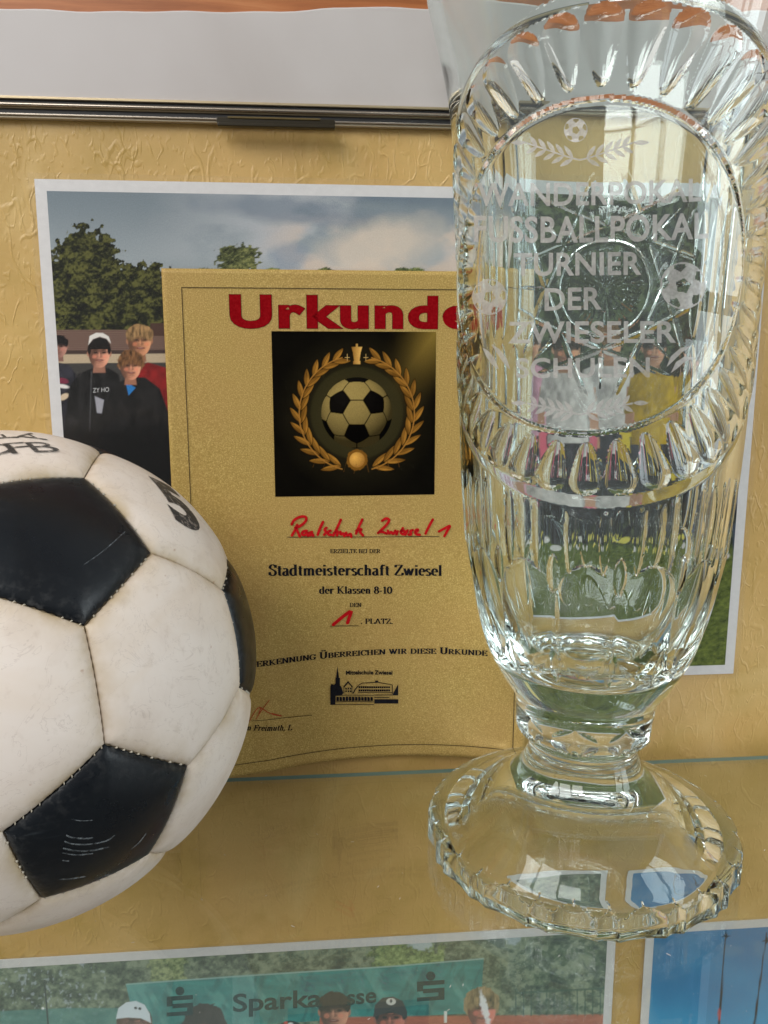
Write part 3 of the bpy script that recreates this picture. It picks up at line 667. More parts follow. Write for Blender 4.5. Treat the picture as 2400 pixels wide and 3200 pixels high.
    # jeans and shoe at the right margin
    cv.fill(cv.blend((26, 30, 38), (70, 84, 104), fbm(U/10, V/18, 3, 77)), cv.poly([(2290, 1640), (2420, 1600), (2420, 1930), (2290, 1960)], 5))
    cv.fill((170, 176, 190), .6*cv.ell(2320, 1690, 18, 26, 20, 6, .8, 8, 3)); cv.fill((16, 16, 18), cv.ell(2330, 1925, 50, 16, -10, 5, .4, 10, 4))

photo(-.150, .2705, .3494, .0512, .0062, .00085, 0, paint_big, "large laminated team photo pinned to the wall behind the gold certificate and crystal trophy", xfine=-.079, zfine=.2, fine=.00042)

DV = 0.0                                         # set below the shelf: how far the shelf glass lifts what is seen through it
def paint_court(cv):
    U, V = cv.U, cv.V+DV
    cv = Canvas(U, V)
    cv.foliage(np.ones(U.shape), (42, 56, 46), (82, 98, 78), (128, 140, 116), 61, 1.4)
    cv.foliage(cv.ell(520, 3020, 60, 70, 0, 8, .8, 20, 2), (60, 72, 44), (104, 120, 76), (150, 160, 112), 9, .7)
    cv.foliage(cv.ell(1270, 3000, 110, 90, 0, 8, .8, 20, 4), (62, 84, 46), (104, 128, 72), (146, 164, 106), 19, .8)
    cv.fill((178, 190, 200), .8*cv.ell(1310, 2945, 40, 22, 20, 8, 1.0, 12, 4)); cv.fill((170, 182, 192), .7*cv.ell(1600, 2925, 30, 26, 20, 8, 1.0, 12, 6))
    cv.fill((176, 186, 196), .55*sst(.62, .75, fbm(U/10, V/12, 3, 88))*(U < 330))
    cv.fill((40, 54, 48), .6*sst(210, 235, U)*sst(245, 225, U)*0)
    tq = lambda a, b: cv.blend(a, b, np.clip(fbm(U/60, V/16, 4, 71)*1.3-.15, 0, 1))
    cv.fill(tq((62, 118, 112), (92, 146, 138)), cv.poly([(0, 3160), (210, 3150), (470, 3150), (470, 3400), (0, 3400)], 3)*.8)
    ban = cv.poly([(393, 3074), (700, 3052), (1250, 3016), (1512, 2994), (1500, 3165), (1000, 3190), (430, 3230)], 2)
    cv.fill(tq((18, 104, 104), (44, 138, 132)), ban); cv.fill((10, 76, 78), ban*.5*sst(.52, .7, fbm(U/24+V/70, V/90, 4, 91))); cv.fill((110, 176, 166), ban*.35*sst(.56, .75, fbm(U/30-V/60, V/80, 4, 93)))
    cv.fill((110, 160, 156), ban*.35*sst(560, 400, U)); cv.fill((120, 170, 165), ban*.3*(np.abs(U-760) < 34))
    cv.fill((150, 176, 170), .8*cv.poly([(393, 3074), (700, 3052), (1250, 3016), (1512, 2994), (1512, 2998), (1250, 3020), (700, 3056), (393, 3078)], 2))
    # clay and fence at right
    cv.fill(cv.blend((150, 78, 56), (184, 104, 78), fbm(U/20, V/5, 3, 5)), sst(3172, 3180, V-(U-1280)*-.01)*(U > 1000))
    for k in range(18):
        x = 1610+k*24; cv.fill((44, 72, 60), .8*cv.poly([(x, 3090), (x+4, 3090), (x+4, 3176), (x, 3176)], 1.5))
    cv.fill((48, 78, 66), .8*cv.poly([(1610, 3100), (2000, 3080), (2000, 3086), (1610, 3106)], 2))
    cv.fill((210, 214, 210), cv.poly([(1388, 3160), (1397, 3160), (1397, 3196), (1388, 3196)], 1.5))
    cv.fill((46, 58, 54), cv.poly([(136, 3062), (142, 3062), (156, 3240), (150, 3240)], 1.5)); cv.fill((230, 232, 236), cv.ell(134, 3151, 4, 4, 0, 2))
    shirt = lambda x, y, r, c: cv.fill(c, cv.poly([(x-r*.6, y+r*1.5), (x+r*.6, y+r*1.5), (x+r*2.4, y+r*2.3), (x+r*2.6, y+r*9), (x-r*2.6, y+r*9), (x-r*2.4, y+r*2.3)], 4))
    for x, y, r, c in [(420, 3215, 50, (190, 60, 50)), (640, 3225, 50, (40, 60, 110)), (905, 3260, 34, (30, 30, 34)), (1045, 3170, 42, (180, 180, 186)), (1220, 3185, 44, (40, 42, 50)), (1505, 3165, 42, (150, 40, 46))]: shirt(x, y, r, c)
    head(cv, 420, 3205, 50, (200, 140, 120), (96, 64, 44), 1, .2, seed=3)
    cv.fill((204, 214, 222), cv.poly([(362, 3184), (370, 3150), (395, 3132), (425, 3128), (452, 3140), (468, 3168), (472, 3197), (440, 3182), (400, 3180)], 2))
    cv.fill((24, 26, 30), cv.ell(424, 3150, 5, 4, 20, 2)); cv.fill((24, 26, 30), cv.ell(437, 3152, 5, 4, 20, 2))
    head(cv, 640, 3215, 52, (196, 132, 106), (36, 30, 30), 2, -.2, seed=12)
    head(cv, 905, 3245, 34, (196, 132, 106), (24, 22, 24), 1, 0, seed=13)
    cv.fill((24, 24, 27), cv.ell(907, 3214, 38, 24, 0, 2)*(V < 3232)); cv.fill((196, 40, 50), cv.ell(893, 3196, 6, 4, 0, 1.5)); cv.fill((210, 210, 210), cv.ell(908, 3199, 8, 4, 0, 1.5))
    head(cv, 1045, 3158, 44, (206, 146, 118), (34, 28, 26), 0, -.05, seed=14)
    head(cv, 1220, 3180, 45, (190, 116, 98), (44, 42, 44), 1, 0, seed=15)
    cv.fill((54, 54, 56), cv.poly([(1166, 3180), (1172, 3140), (1195, 3118), (1228, 3114), (1258, 3128), (1272, 3160), (1272, 3182), (1220, 3160)], 2))
    cv.fill((206, 206, 200), cv.ell(1222, 3130, 15, 11, 0, 2)); cv.fill((54, 54, 56), cv.ell(1222, 3128, 4, 6, 0, 2))
    head(cv, 1505, 3150, 44, (204, 124, 110), (150, 128, 92), 2, .1, seed=16)
    cv.fill((236, 238, 244), .85*cv.ell(1515, 3155, 10, 50, -14, 6, 1.2, 9, 3))
    # veil of the pouch
    cv.fill((150, 170, 168), .16*np.ones(U.shape))
    return cv.c
def paint_sky(cv):
    U, V = cv.U, cv.V+DV; cv = Canvas(U, V)
    cv.c = cv.blend((62, 116, 160), (70, 150, 192), sst(2880, 3300, V+(fbm(U/160, V/120, 3, 4)-.5)*260))
    cv.fill((104, 140, 166), .5*sst(.5, .7, fbm(U/120, V/90, 3, 14))*sst(3120, 2900, V))
    for (xt, yt, xb, yb) in [(2268, 2900, 2245, 3240), (2396, 2914, 2352, 3240)]:
        cv.fill((36, 52, 62), cv.poly([(xt-1.2, yt), (xt+1.2, yt), (xb+4, yb), (xb-4, yb)], 1.5))
        cv.fill((36, 52, 62), cv.ell(xt, yt+26, 13, 2.5, 0, 1.5)); cv.fill((36, 52, 62), cv.ell(xt, yt+24, 5, 10, 0, 1.5))
    cv.fill((170, 80, 84), cv.ell(2248, 3170, 5, 20, 0, 2))
    return cv.c
def P1(cv): cv.c = paint_court(cv)
def P2(cv): cv.c = paint_sky(cv)
SH = -.0026                                          # vertical allowance for refraction in the shelf
pc = photo(-.2187, .2013, -.1240+SH, -.4210+SH, .0060, .00055, -.212, P1, "laminated photo of youths before a teal sports banner, hanging below the shelf")
ps = photo(.2225, .6425, -.1275+SH, -.4245+SH, .0060, .0009, -.235, P2, "laminated photo of blue sky with two thin masts, below the shelf at right")

# banner lettering printed on the court photo
def flat_text(name, s, quad, mat, offset=0, shear=0, y=-.0015, maxlen=None):
    """text stretched on the wall between px corners: quad = (left, baseline_left, right, baseline_right, cap height px)"""
    xl, yl, xr, yr, cap = quad
    v, f = text2d(s, offset, shear); cvv, _ = text2d("H", offset); H = cvv[:, 1].max()-cvv[:, 1].min()
    t = (v[:, 0]-v[:, 0].min())/(v[:, 0].max()-v[:, 0].min()); u = xl+(xr-xl)*t; vv = yl+(yr-yl)*t-(v[:, 1]-cvv[:, 1].min())/H*cap
    pts = np.array([wallpt(a, b, y) for a, b in zip(u, vv)])
    return mesh_obj(name, pts, f, mat)
GREYI = mat_ink("grey green banner print", tuple(alb((50, 78, 80))))
bt = [flat_text("banner_lettering", "Sparka", (728, 3163, 1006, 3146, 56), GREYI, .02), flat_text("banner_lettering", "sse", (1084, 3142, 1176, 3133, 50), GREYI, .02)]
def s_logo(cx, cy, w_, h_, sk=-.07):
    """the banner's mark: a squared S with a dot"""
    b = h_; out = []
    def R(a0, b0, a1, b1): out.append([(cx+a*w_, cy+bb*h_+sk*a*w_) for a, bb in ((a0, b0), (a1, b0), (a1, b1), (a0, b1))])
    R(-.5, -.5, .5, -.28); R(-.5, -.28, -.28, -.0); R(-.28, -.11, .5, .11); R(.28, .11, .5, .30); R(-.5, .30, .5, .5)
    dot = [(cx+.17*w_*math.cos(a), cy-.74*h_+.17*w_*math.sin(a)) for a in np.linspace(0, 2*math.pi, 17)[:-1]]
    V_, F_ = [], []
    for q in out+[dot]:
        k = len(V_); V_ += [wallpt(a, bb, -.0015) for a, bb in q]; F_.append(tuple(range(k, k+len(q))))
    return mesh_obj("banner_mark", V_, F_, GREYI)
bt += [s_logo(562, 3143, 82, 62), s_logo(1346, 3096, 86, 62)]
adopt(pc, bt)
hood = flat_text("shirt_lettering", "ZY HO", (290, 1227, 341, 1224, 14), mat_ink("white shirt print", (.5, .5, .5)), .01)
adopt(bpy.data.objects['laminated_photo'], [hood])

# ================================================================== CERTIFICATE
CX0, CX1, CZ0, CZ1 = -.0836, .1272, .0046, .3026
def curl(x, z):
    x = np.asarray(x, float); z = np.asarray(z, float)
    d = x-.045
    far = np.where(d < -.075, .075**2*2.6+(-d-.075)*.22, 2.6*d*d)
    t = np.clip((.150-z)/.085, 0, 1); r = t*t*(3-2*t)
    return -.0042-far*r-.0004*np.sin(x*30+z*11)
def cpt(u, v):
    Y = -.004
    for _ in range(14):
        p = wallpt(u, v, Y); Y = float(curl(p[0], p[2]))
    return np.array([p[0], p[2]])
cert = thing("certificate", (.02, 0, CZ0), "gold paper football certificate with red heading, its lower corners curling forward", "certificate")
X, Z = np.meshgrid(np.linspace(CX0, CX1, 90), np.linspace(CZ1, CZ0, 120))
sheet = grid_obj("paper_sheet", np.stack([X, curl(X, Z), Z], -1), GOLD, flip=True)
so = sheet.modifiers.new("thickness", 'SOLIDIFY'); so.thickness = .00025; so.offset = -1
ckids = [sheet]
layer = [0]
def on_cert(name, v2, faces, mat, maxlen=.004, lift=.00015):
    layer[0] += 1
    v2 = np.asarray(v2); v2, faces = tri_sub(v2, faces, maxlen)
    P = np.c_[v2[:, 0], curl(v2[:, 0], v2[:, 1])-lift-layer[0]*.000025, v2[:, 1]]
    o = mesh_obj(name, P, faces, mat); ckids.append(o); return o
def pxfit(kind, s, xl, xr, yb, yt, mat, name, **kw):
    a = cpt(xl, yb); b = cpt(xr, yb); c = cpt((xl+xr)/2, yt); d = cpt((xl+xr)/2, yb)
    h = c[1]-d[1]
    if kind == 'sans': v, f = text_fit(s, a[0], b[0], 0, h, **kw)
    else:
        v, f = serif2d(s, **kw); w_ = v[:, 0].max()-v[:, 0].min(); v = np.c_[a[0]+(v[:, 0]-v[:, 0].min())/w_*(b[0]-a[0]), v[:, 1]*h]
    t = (v[:, 0]-a[0])/(b[0]-a[0]); v[:, 1] += a[1]*(1-t)+b[1]*t
    return on_cert(name, v, f, mat)
# black outline then red face of the heading
v, f = text2d("Urkunde", .035); cvv, _ = text2d("H", .035)
aL = cpt(719, 1026); aR = cpt(1368, 1028); top = cpt(1000, 922)[1]; base = cpt(1000, 1027)[1]
def heading(off, name, mat):
    v, f = text2d("Urkunde", off, 0, 1.13); vr, _ = text2d("Urkund", .044, 0, 1.13); hr, _ = text2d("H", .044)
    sx = (aR[0]-aL[0])/(vr[:, 0].max()-vr[:, 0].min()); sz = (top-base)/(hr[:, 1].max()-hr[:, 1].min())
    v = np.c_[aL[0]+(v[:, 0]-vr[:, 0].min())*sx, base+(v[:, 1]-hr[:, 1].min())*sz]
    return on_cert(name, v, f, mat)
heading(.049, "heading_outline", INK); heading(.042, "heading_lettering", DKRED)
pxfit('serif', "ERZIELTE BEI DER", 1032, 1189, 1728, 1716, INK, "printed_line", T=.16, t=.085)
pxfit('serif', "Stadtmeisterschaft Zwiesel", 839, 1380, 1799, 1766, INK, "printed_line", T=.19, t=.07)
pxfit('serif', "der Klassen 8-10", 997, 1226, 1855, 1833, INK, "printed_line", T=.19, t=.07)
pxfit('serif', "DEN", 1093, 1129, 1896, 1884, INK, "printed_line", T=.16, t=.085)
pxfit('serif', ". PLATZ.", 1127, 1227, 1949, 1933, INK, "printed_line", T=.17, t=.06)
# small-caps sentence, its start hidden behind the ball
a = cpt(801, 2053); b = cpt(1524, 2048)
v1, f1 = serif2d("Anerkennung Überreichen wir diese Urkunde", .2, .075, 0, .78)
vv, _ = serif2d("An", .2, .075, 0, .78); adv = (G['A'][0]+.03)+(G['N'][0]+.03)*.78
s = (b[0]-a[0])/(v1[:, 0].max()-adv); hz = cpt(1300, 2023)[1]-cpt(1300, 2043)[1]
zb = cpt(1300, 2042)[1]
v1 = np.c_[a[0]+(v1[:, 0]-adv)*s, zb+v1[:, 1]*hz]
on_cert("printed_line", v1[v1[:, 0] > -1], f1, INK)
pxfit('sans', "Mittelschule Zwiesel", 1081, 1226, 2108, 2095, INK, "printed_line", offset=.03)
pxfit('serif', "n Freimuth, L", 772, 914, 2281, 2264, INK, "printed_line", T=.15, t=.09, shear=.25)
def line_px(name, pts, wpx, mat, smooth=0):
    q = [cpt(*p) for p in pts]; out = ([], []); brush(q, wpx*.0002, out, smooth)
    return on_cert(name, np.array(out[0]), out[1], mat, .005)
line_px("ruled_line", [(898, 1678), (1373, 1676)], 1.6, INK); line_px("ruled_line", [(1031, 1956), (1120, 1955)], 1.6, INK)
line_px("ruled_line", [(786, 2252), (975, 2234)], 1.4, INK)
# frame line
q = [(-.0728, .2923), (.1206, .2923), (.1206, .0125), (-.0728, .0125), (-.0728, .2923)]
out = ([], [])
for p, r_ in zip(q[:-1], q[1:]): brush([p, r_], .00035, out, 0)
on_cert("border_line", np.array(out[0]), out[1], INK, .008)
# handwriting: pen strokes traced letter by letter (units of a 2.765x enlargement)
HW = [[(170, 160), (190, 120), (250, 90), (300, 95), (290, 140), (235, 180), (200, 190)], [(218, 165), (200, 210), (172, 255)], [(205, 190), (225, 230), (240, 265)],
      [(300, 215), (262, 222), (258, 250), (285, 255), (305, 225), (310, 258)], [(345, 225), (318, 235), (325, 258), (350, 240), (356, 260)],
      [(440, 140), (415, 190), (395, 250)], [(470, 190), (450, 205), (470, 225), (450, 250)], [(505, 215), (480, 225), (485, 250), (512, 250)],
      [(595, 120), (565, 185), (530, 255)], [(535, 235), (570, 210), (562, 255)], [(590, 225), (592, 252), (620, 232), (625, 262)], [(640, 232), (650, 262), (680, 235), (685, 268)],
      [(780, 118), (750, 180), (725, 240)], [(728, 215), (780, 195), (755, 225), (785, 255)],
      [(950, 130), (985, 105), (1018, 120), (985, 170), (915, 235)], [(918, 230), (950, 222), (990, 240)], [(1000, 215), (1010, 245), (1030, 220), (1045, 250), (1065, 215)],
      [(1085, 220), (1075, 245)], [(1130, 192), (1105, 235), (1140, 250), (1150, 210), (1110, 220)], [(1170, 212), (1150, 248)], [(1215, 210), (1190, 218), (1205, 248), (1180, 248)],
      [(1235, 235), (1270, 205), (1240, 205), (1235, 245), (1275, 250)], [(1388, 118), (1350, 185), (1325, 240)], [(1440, 222), (1500, 190), (1545, 165), (1510, 220), (1488, 262)]]
out = ([], [])
for i, st in enumerate(HW): brush([cpt(850+x/2.765, 1580+y/2.765) for x, y in st], .0016, out, 2)
on_cert("handwriting", np.array(out[0]), out[1], RED, .005, .00030)
out = ([], []); brush([cpt(850+x/2.765, 1580+y/2.765) for x, y in [(530, 1025), (620, 950), (690, 900), (672, 950), (652, 1010)]], .0021, out, 1)
on_cert("handwriting", np.array(out[0]), out[1], RED, .005, .00030)
out = ([], [])
for st in [[(780, 2252), (800, 2215), (818, 2206), (806, 2235), (815, 2222)], [(842, 2186), (815, 2222), (800, 2246)], [(815, 2210), (850, 2232), (890, 2238), (850, 2228)]]:
    brush([cpt(*p) for p in st], .00045, out, 2)
on_cert("signature", np.array(out[0]), out[1], mat_ink("thin red pen", (.45, .06, .03)), .01, .00030)

# dark emblem picture: ball in a laurel wreath
e0 = cpt(848, 1035); e1 = cpt(1364, 1036); e2 = cpt(1357, 1545)
ex0, ex1, ez1, ez0 = e0[0], e1[0]-.0002, e0[1], e2[1]
X, Z = np.meshgrid(np.linspace(ex0, ex1, 300), np.linspace(ez1, ez0, 300))
P = np.stack([X, curl(X, Z)-.00018, Z], -1); U, V = project(P); cv = Canvas(U, V)
cv.c = cv.blend((8, 7, 5), (14, 12, 8), fbm(U/60, V/60, 2, 2))
beam = np.clip(1-np.abs((V-1035)*.75-(1364-U))/150, 0, 1)*sst(1160, 1370, U)*sst(1440, 1035, V)
cv.fill((122, 100, 44), beam**1.3*.95)
cv.fill((52, 48, 26), .8*np.clip(1.25-np.hypot(U-1115, V-1290)/175, 0, 1)**.5*sst(1.0, .93, np.hypot((U-1115)/150, (V-1290)/150)))
cv.fill((58, 52, 30), .9*np.clip(1-np.hypot(U-1115, V-1290)/260, 0, 1)*(np.hypot(U-1115, V-1290) < 1e9)*.6)
# the printed ball
phi = (1+5**.5)/2; ico = []
for a_ in (-1, 1):
    for b_ in (-phi, phi): ico += [(0, a_, b_), (a_, b_, 0), (b_, 0, a_)]
ico = np.array(ico, float); dod = []
ED = [(i, j) for i in range(12) for j in range(12) if i != j and abs(np.linalg.norm(ico[i]-ico[j])-2) < 1e-6]
TRI = [(i, j, k) for i in range(12) for j in range(i+1, 12) for k in range(j+1, 12) if (i, j) in ED and (j, k) in ED and (i, k) in ED]
HEXC = np.array([ico[list(t)].mean(0) for t in TRI]); HEXC /= np.linalg.norm(HEXC, axis=1)[:, None]
PENC = ico/np.linalg.norm(ico, axis=1)[:, None]
def paint_ball(cv, cx, cy, r, white, black, seam, rotz=0.0, light=(-.25, -.6, .75)):
    x = (cv.U-cx)/r; y = (cv.V-cy)/r; rr = x*x+y*y; z = np.sqrt(np.clip(1-rr, 0, 1)); N = np.stack([x, -y, z], -1)
    c0 = HEXC[0]; zax = c0; xa = np.cross((0, 1, 0), zax); xa /= np.linalg.norm(xa)
    pc_ = PENC-zax*(PENC@zax)[:, None]; near = np.argsort(-(PENC@zax))[:3]; d0 = pc_[near[0]]; d0 /= np.linalg.norm(d0)
    a = math.radians(-90+rotz); bx = d0; by = np.cross(zax, d0)
    Rm = np.stack([bx*math.cos(a)-by*math.sin(a), bx*math.sin(a)+by*math.cos(a), zax])   # rows: picture x, y, z axes
    q = N@Rm
    dp = np.sort(np.arccos(np.clip(q@PENC.T, -1, 1)), -1); dh = np.sort(np.arccos(np.clip(q@HEXC.T, -1, 1)), -1)
    ispen = (dp[..., 0]-.024) < dh[..., 0]-.06
    s1 = np.minimum(np.abs((dp[..., 0]-.024)-(dh[..., 0]-.06)), np.where(ispen, 9, dh[..., 1]-dh[..., 0]))
    L = np.clip(q@(Rm.T@np.array([light[0], -light[1], light[2]])), 0, 1)
    col = np.where(ispen[..., None], lin(black)*(.4+1.2*L[..., None]**3), lin(white)*(.12+.95*L[..., None]))
    col = col*(1-.85*sst(.05, .02, s1))[..., None]
    cv.fill(col, np.clip((1-np.sqrt(rr))*r/1.5+.5, 0, 1))
paint_ball(cv, 1115, 1290, 111, (142, 122, 70), (12, 10, 8), (30, 24, 12))
def leaf(cx, cy, ang, L_, Wd, s_):
    a = math.radians(ang); x = (U-cx)*math.cos(a)+(V-cy)*math.sin(a); y = -(U-cx)*math.sin(a)+(V-cy)*math.cos(a)
    t = x/L_; wv = Wd*np.sin(np.clip(t, 0, 1)*math.pi)**.8*(1-.25*t); m = np.clip((wv-np.abs(y))/1.5+.5, 0, 1)*((t > 0) & (t < 1))
    tone = np.clip(.5+y/(Wd*1.6)+.35*np.sin(t*3), 0, 1)
    cv.fill((14, 9, 4), np.clip((wv+3-np.abs(y))/2, 0, 1)*((t > -.02) & (t < 1.02))*.8); cv.fill(cv.blend((48, 24, 6), (168, 118, 46), tone*np.clip(.45+.7*vnoise(U/30+s_, V/30, 3), 0, 1)*.85), m); cv.fill((52, 30, 8), m*np.clip(1-np.abs(y)/1.6, 0, 1)*.6)
for sgn in (-1, 1):
    for k_ in range(12):
        th = math.radians(254-k_*12.6) if sgn < 0 else math.radians(-74+k_*12.6)
        r0 = 176; px = 1115+r0*math.cos(th); py = 1288-r0*math.sin(th)
        d_ = 1 if sgn > 0 else -1
        gdir = math.degrees(math.atan2(-math.cos(th)*d_, -math.sin(th)*d_))
        L_ = 64-k_*1.2
        leaf(px, py, gdir+24, L_+6, 9.5, k_); leaf(px, py, gdir-26, L_+2, 9.5, k_+30)
for sgn in (-1, 1): pass
ringm = np.clip(2.4-np.abs(np.hypot(U-1115, V-1292)-180), 0, 1)*(np.abs(U-1115) > 45)*(V > 1110)
cv.fill((150, 104, 44), ringm*.9)
tt = np.clip(1-np.hypot(U-1108, V-1430)/44, 0, 1)
cv.fill((112, 74, 24), cv.ell(1116, 1437, 33, 33, 0, 2, .25, 5, 3)); cv.fill(cv.blend((104, 62, 20), (214, 160, 76), tt), cv.ell(1116, 1437, 24, 24, 0, 2))
# small tower between two sparkles
for q_ in ([(1102, 1095), (1128, 1095), (1123, 1130), (1107, 1130)], [(1098, 1084), (1132, 1084), (1128, 1098), (1102, 1098)], [(1112, 1074), (1118, 1074), (1118, 1086), (1112, 1086)], [(1104, 1128), (1126, 1128), (1126, 1138), (1104, 1138)]):
    cv.fill(cv.blend((120, 78, 26), (206, 160, 84), np.clip((U-1098)/30, 0, 1)), cv.poly(q_, 1.5))
for sx in (1085, 1143):
    cv.fill((190, 156, 96), np.clip(1.2-np.abs(U-sx), 0, 1)*(np.abs(V-1117) < 12)+np.clip(1.2-np.abs(V-1117), 0, 1)*(np.abs(U-sx) < 8))
for k_ in range(9):
    px = 985+k_*32; line_ = cv.poly([(px, 1450+abs(k_-4)*-4), (px+2, 1450+abs(k_-4)*-4), (px+8*(1 if k_ > 4 else -1), 1480-abs(k_-4)*5), (px+6*(1 if k_ > 4 else -1), 1480-abs(k_-4)*5)], 1.5)
    cv.fill((96, 62, 24), line_*.7)
emb = grid_obj("emblem_picture", P, PAINT, smooth=False, flip=True, color=np.clip(cv.c/.84, 0, .8)); ckids.append(emb)

# school vignette: steeple, gabled house, long school block
def quads_px(name, polys, mat):
    V_, F_ = [], []
    for q in polys:
        k = len(V_); V_ += [cpt(650+a/1.659, 1550+b/1.659) for a, b in q]; F_.append(tuple(range(k, k+len(q))))
    return on_cert(name, np.array(V_), F_, mat, .01)
def Rq(a, b, c, d): return [(a, b), (c, b), (c, d), (a, d)]
def bars(x0_, x1_, ys, h): return [Rq(x0_, y_, x1_, y_+h) for y_ in ys]
pol = [[(664, 940), (671, 878), (679, 940)], Rq(661, 940, 684, 985), [(634, 985), (640, 972), (652, 978), (662, 968), (690, 985), (702, 1020), (690, 1034), (662, 1034), (660, 1080), (634, 1080)],
       [(700, 988), (726, 957), (752, 988), (745, 990), (726, 968), (707, 990)], Rq(703, 988, 706, 1022), Rq(745, 988, 748, 1022), [(748, 1022), (760, 1000), (776, 982), (780, 984), (764, 1004), (756, 1022)],
       [(778, 978), (800, 966), (880, 962), (955, 976), (955, 979), (880, 966), (800, 970), (778, 982)], Rq(866, 955, 882, 964), Rq(953, 978, 957, 1024), [(958, 1024), (986, 972), (986, 1032), (958, 1030)],
       Rq(662, 1030, 860, 1033), Rq(662, 1064, 860, 1067), Rq(636, 1078, 860, 1081), Rq(862, 1028, 986, 1032), Rq(862, 1052, 986, 1074), Rq(862, 1040, 940, 1044), Rq(776, 1016, 955, 1019)]
for x_ in range(712, 742, 12):
    for y_ in (992, 1006): pol.append(Rq(x_, y_, x_+7, y_+9))
for x_ in range(780, 944, 11):
    pol.append(Rq(x_, 984+(x_-780)*.01, x_+9, 994)); pol.append(Rq(x_, 1001, x_+9, 1011))
for x_ in range(666, 856, 16): pol.append([(x_, 1038), (x_+12, 1038+random.random()*5), (x_+13, 1060), (x_, 1062-random.random()*4)])
quads_px("school_vignette", pol, INK)
adopt(cert, ckids)

# ================================================================== GLASS SHELF
shelf = thing("glass_shelf", (0, -.0155, 0), "clear glass shelf with greenish edge carrying the ball and the crystal trophy", "shelf")
pane = box("glass_pane", (-.75, -.36, -.0024), (.95, -.0155, -.0), SHELFG)
pane.data.materials.append(mat_pane_edge())
for p_ in pane.data.polygons:
    if abs(p_.normal.z) < .5: p_.material_index = 1
adopt(shelf, [pane])

V_, F_ = [], []
for _ in range(420):
    x_, y_ = rng.uniform(-.22, .32), rng.uniform(-.27, -.02); r_ = rng.uniform(.00008, .00022); k0 = len(V_); n_ = 5; a0_ = rng.uniform(0, 6)
    el_ = rng.uniform(.4, 1) if rng.random() < .85 else 6.0
    for q_ in range(n_):
        a_ = a0_+q_*2*math.pi/n_; dx, dy = math.cos(a_)*r_*el_, math.sin(a_)*r_; V_.append((x_+dx*math.cos(a0_)-dy*math.sin(a0_), y_+dx*math.sin(a0_)+dy*math.cos(a0_), .00006+.00004*(q_ % 2)))
    F_.append(tuple(range(k0, k0+n_)))
dust = mesh_obj("dust", V_, F_, plain("pale dust", (.55, .52, .47), .9))
tag(dust, "fine pale dust specks lying on the glass shelf", "dust", kind='stuff')

# ================================================================== FOOTBALL
BR = .1104; BC = Vector((-.1391, -.1150, .1106))
RB = np.array([[-0.90839, -0.09169, -0.40796], [-0.13294, 0.98837, 0.07386], [0.39644, 0.12133, -0.91001]])
ball = thing("football", BC, "worn black and white leather football standing on the glass shelf", "ball")
LW = mat_leather("worn white leather", True); LB = mat_leather("scuffed black leather", False)
VT = {}
for (i, j) in ED:
    p = (2*ico[i]+ico[j])/3; VT[(i, j)] = RB@(p/np.linalg.norm(p))
PENT = []
for i in range(12):
    nb_ = [j for a_, j in ED if a_ == i]; c = RB@PENC[i]
    e1_ = np.cross(c, (.3, .5, .8)); e1_ /= np.linalg.norm(e1_); e2_ = np.cross(c, e1_)
    nb_.sort(key=lambda j: math.atan2(VT[(i, j)]@e2_, VT[(i, j)]@e1_)); PENT.append([VT[(i, j)] for j in nb_])
HEXA = [[VT[(i, j)], VT[(j, i)], VT[(j, k)], VT[(k, j)], VT[(k, i)], VT[(i, k)]] for i, j, k in TRI]
def radius(d_edge): return BR*(1-.0225*math.exp(-(d_edge/.036)**1.0*1.0)+.0)
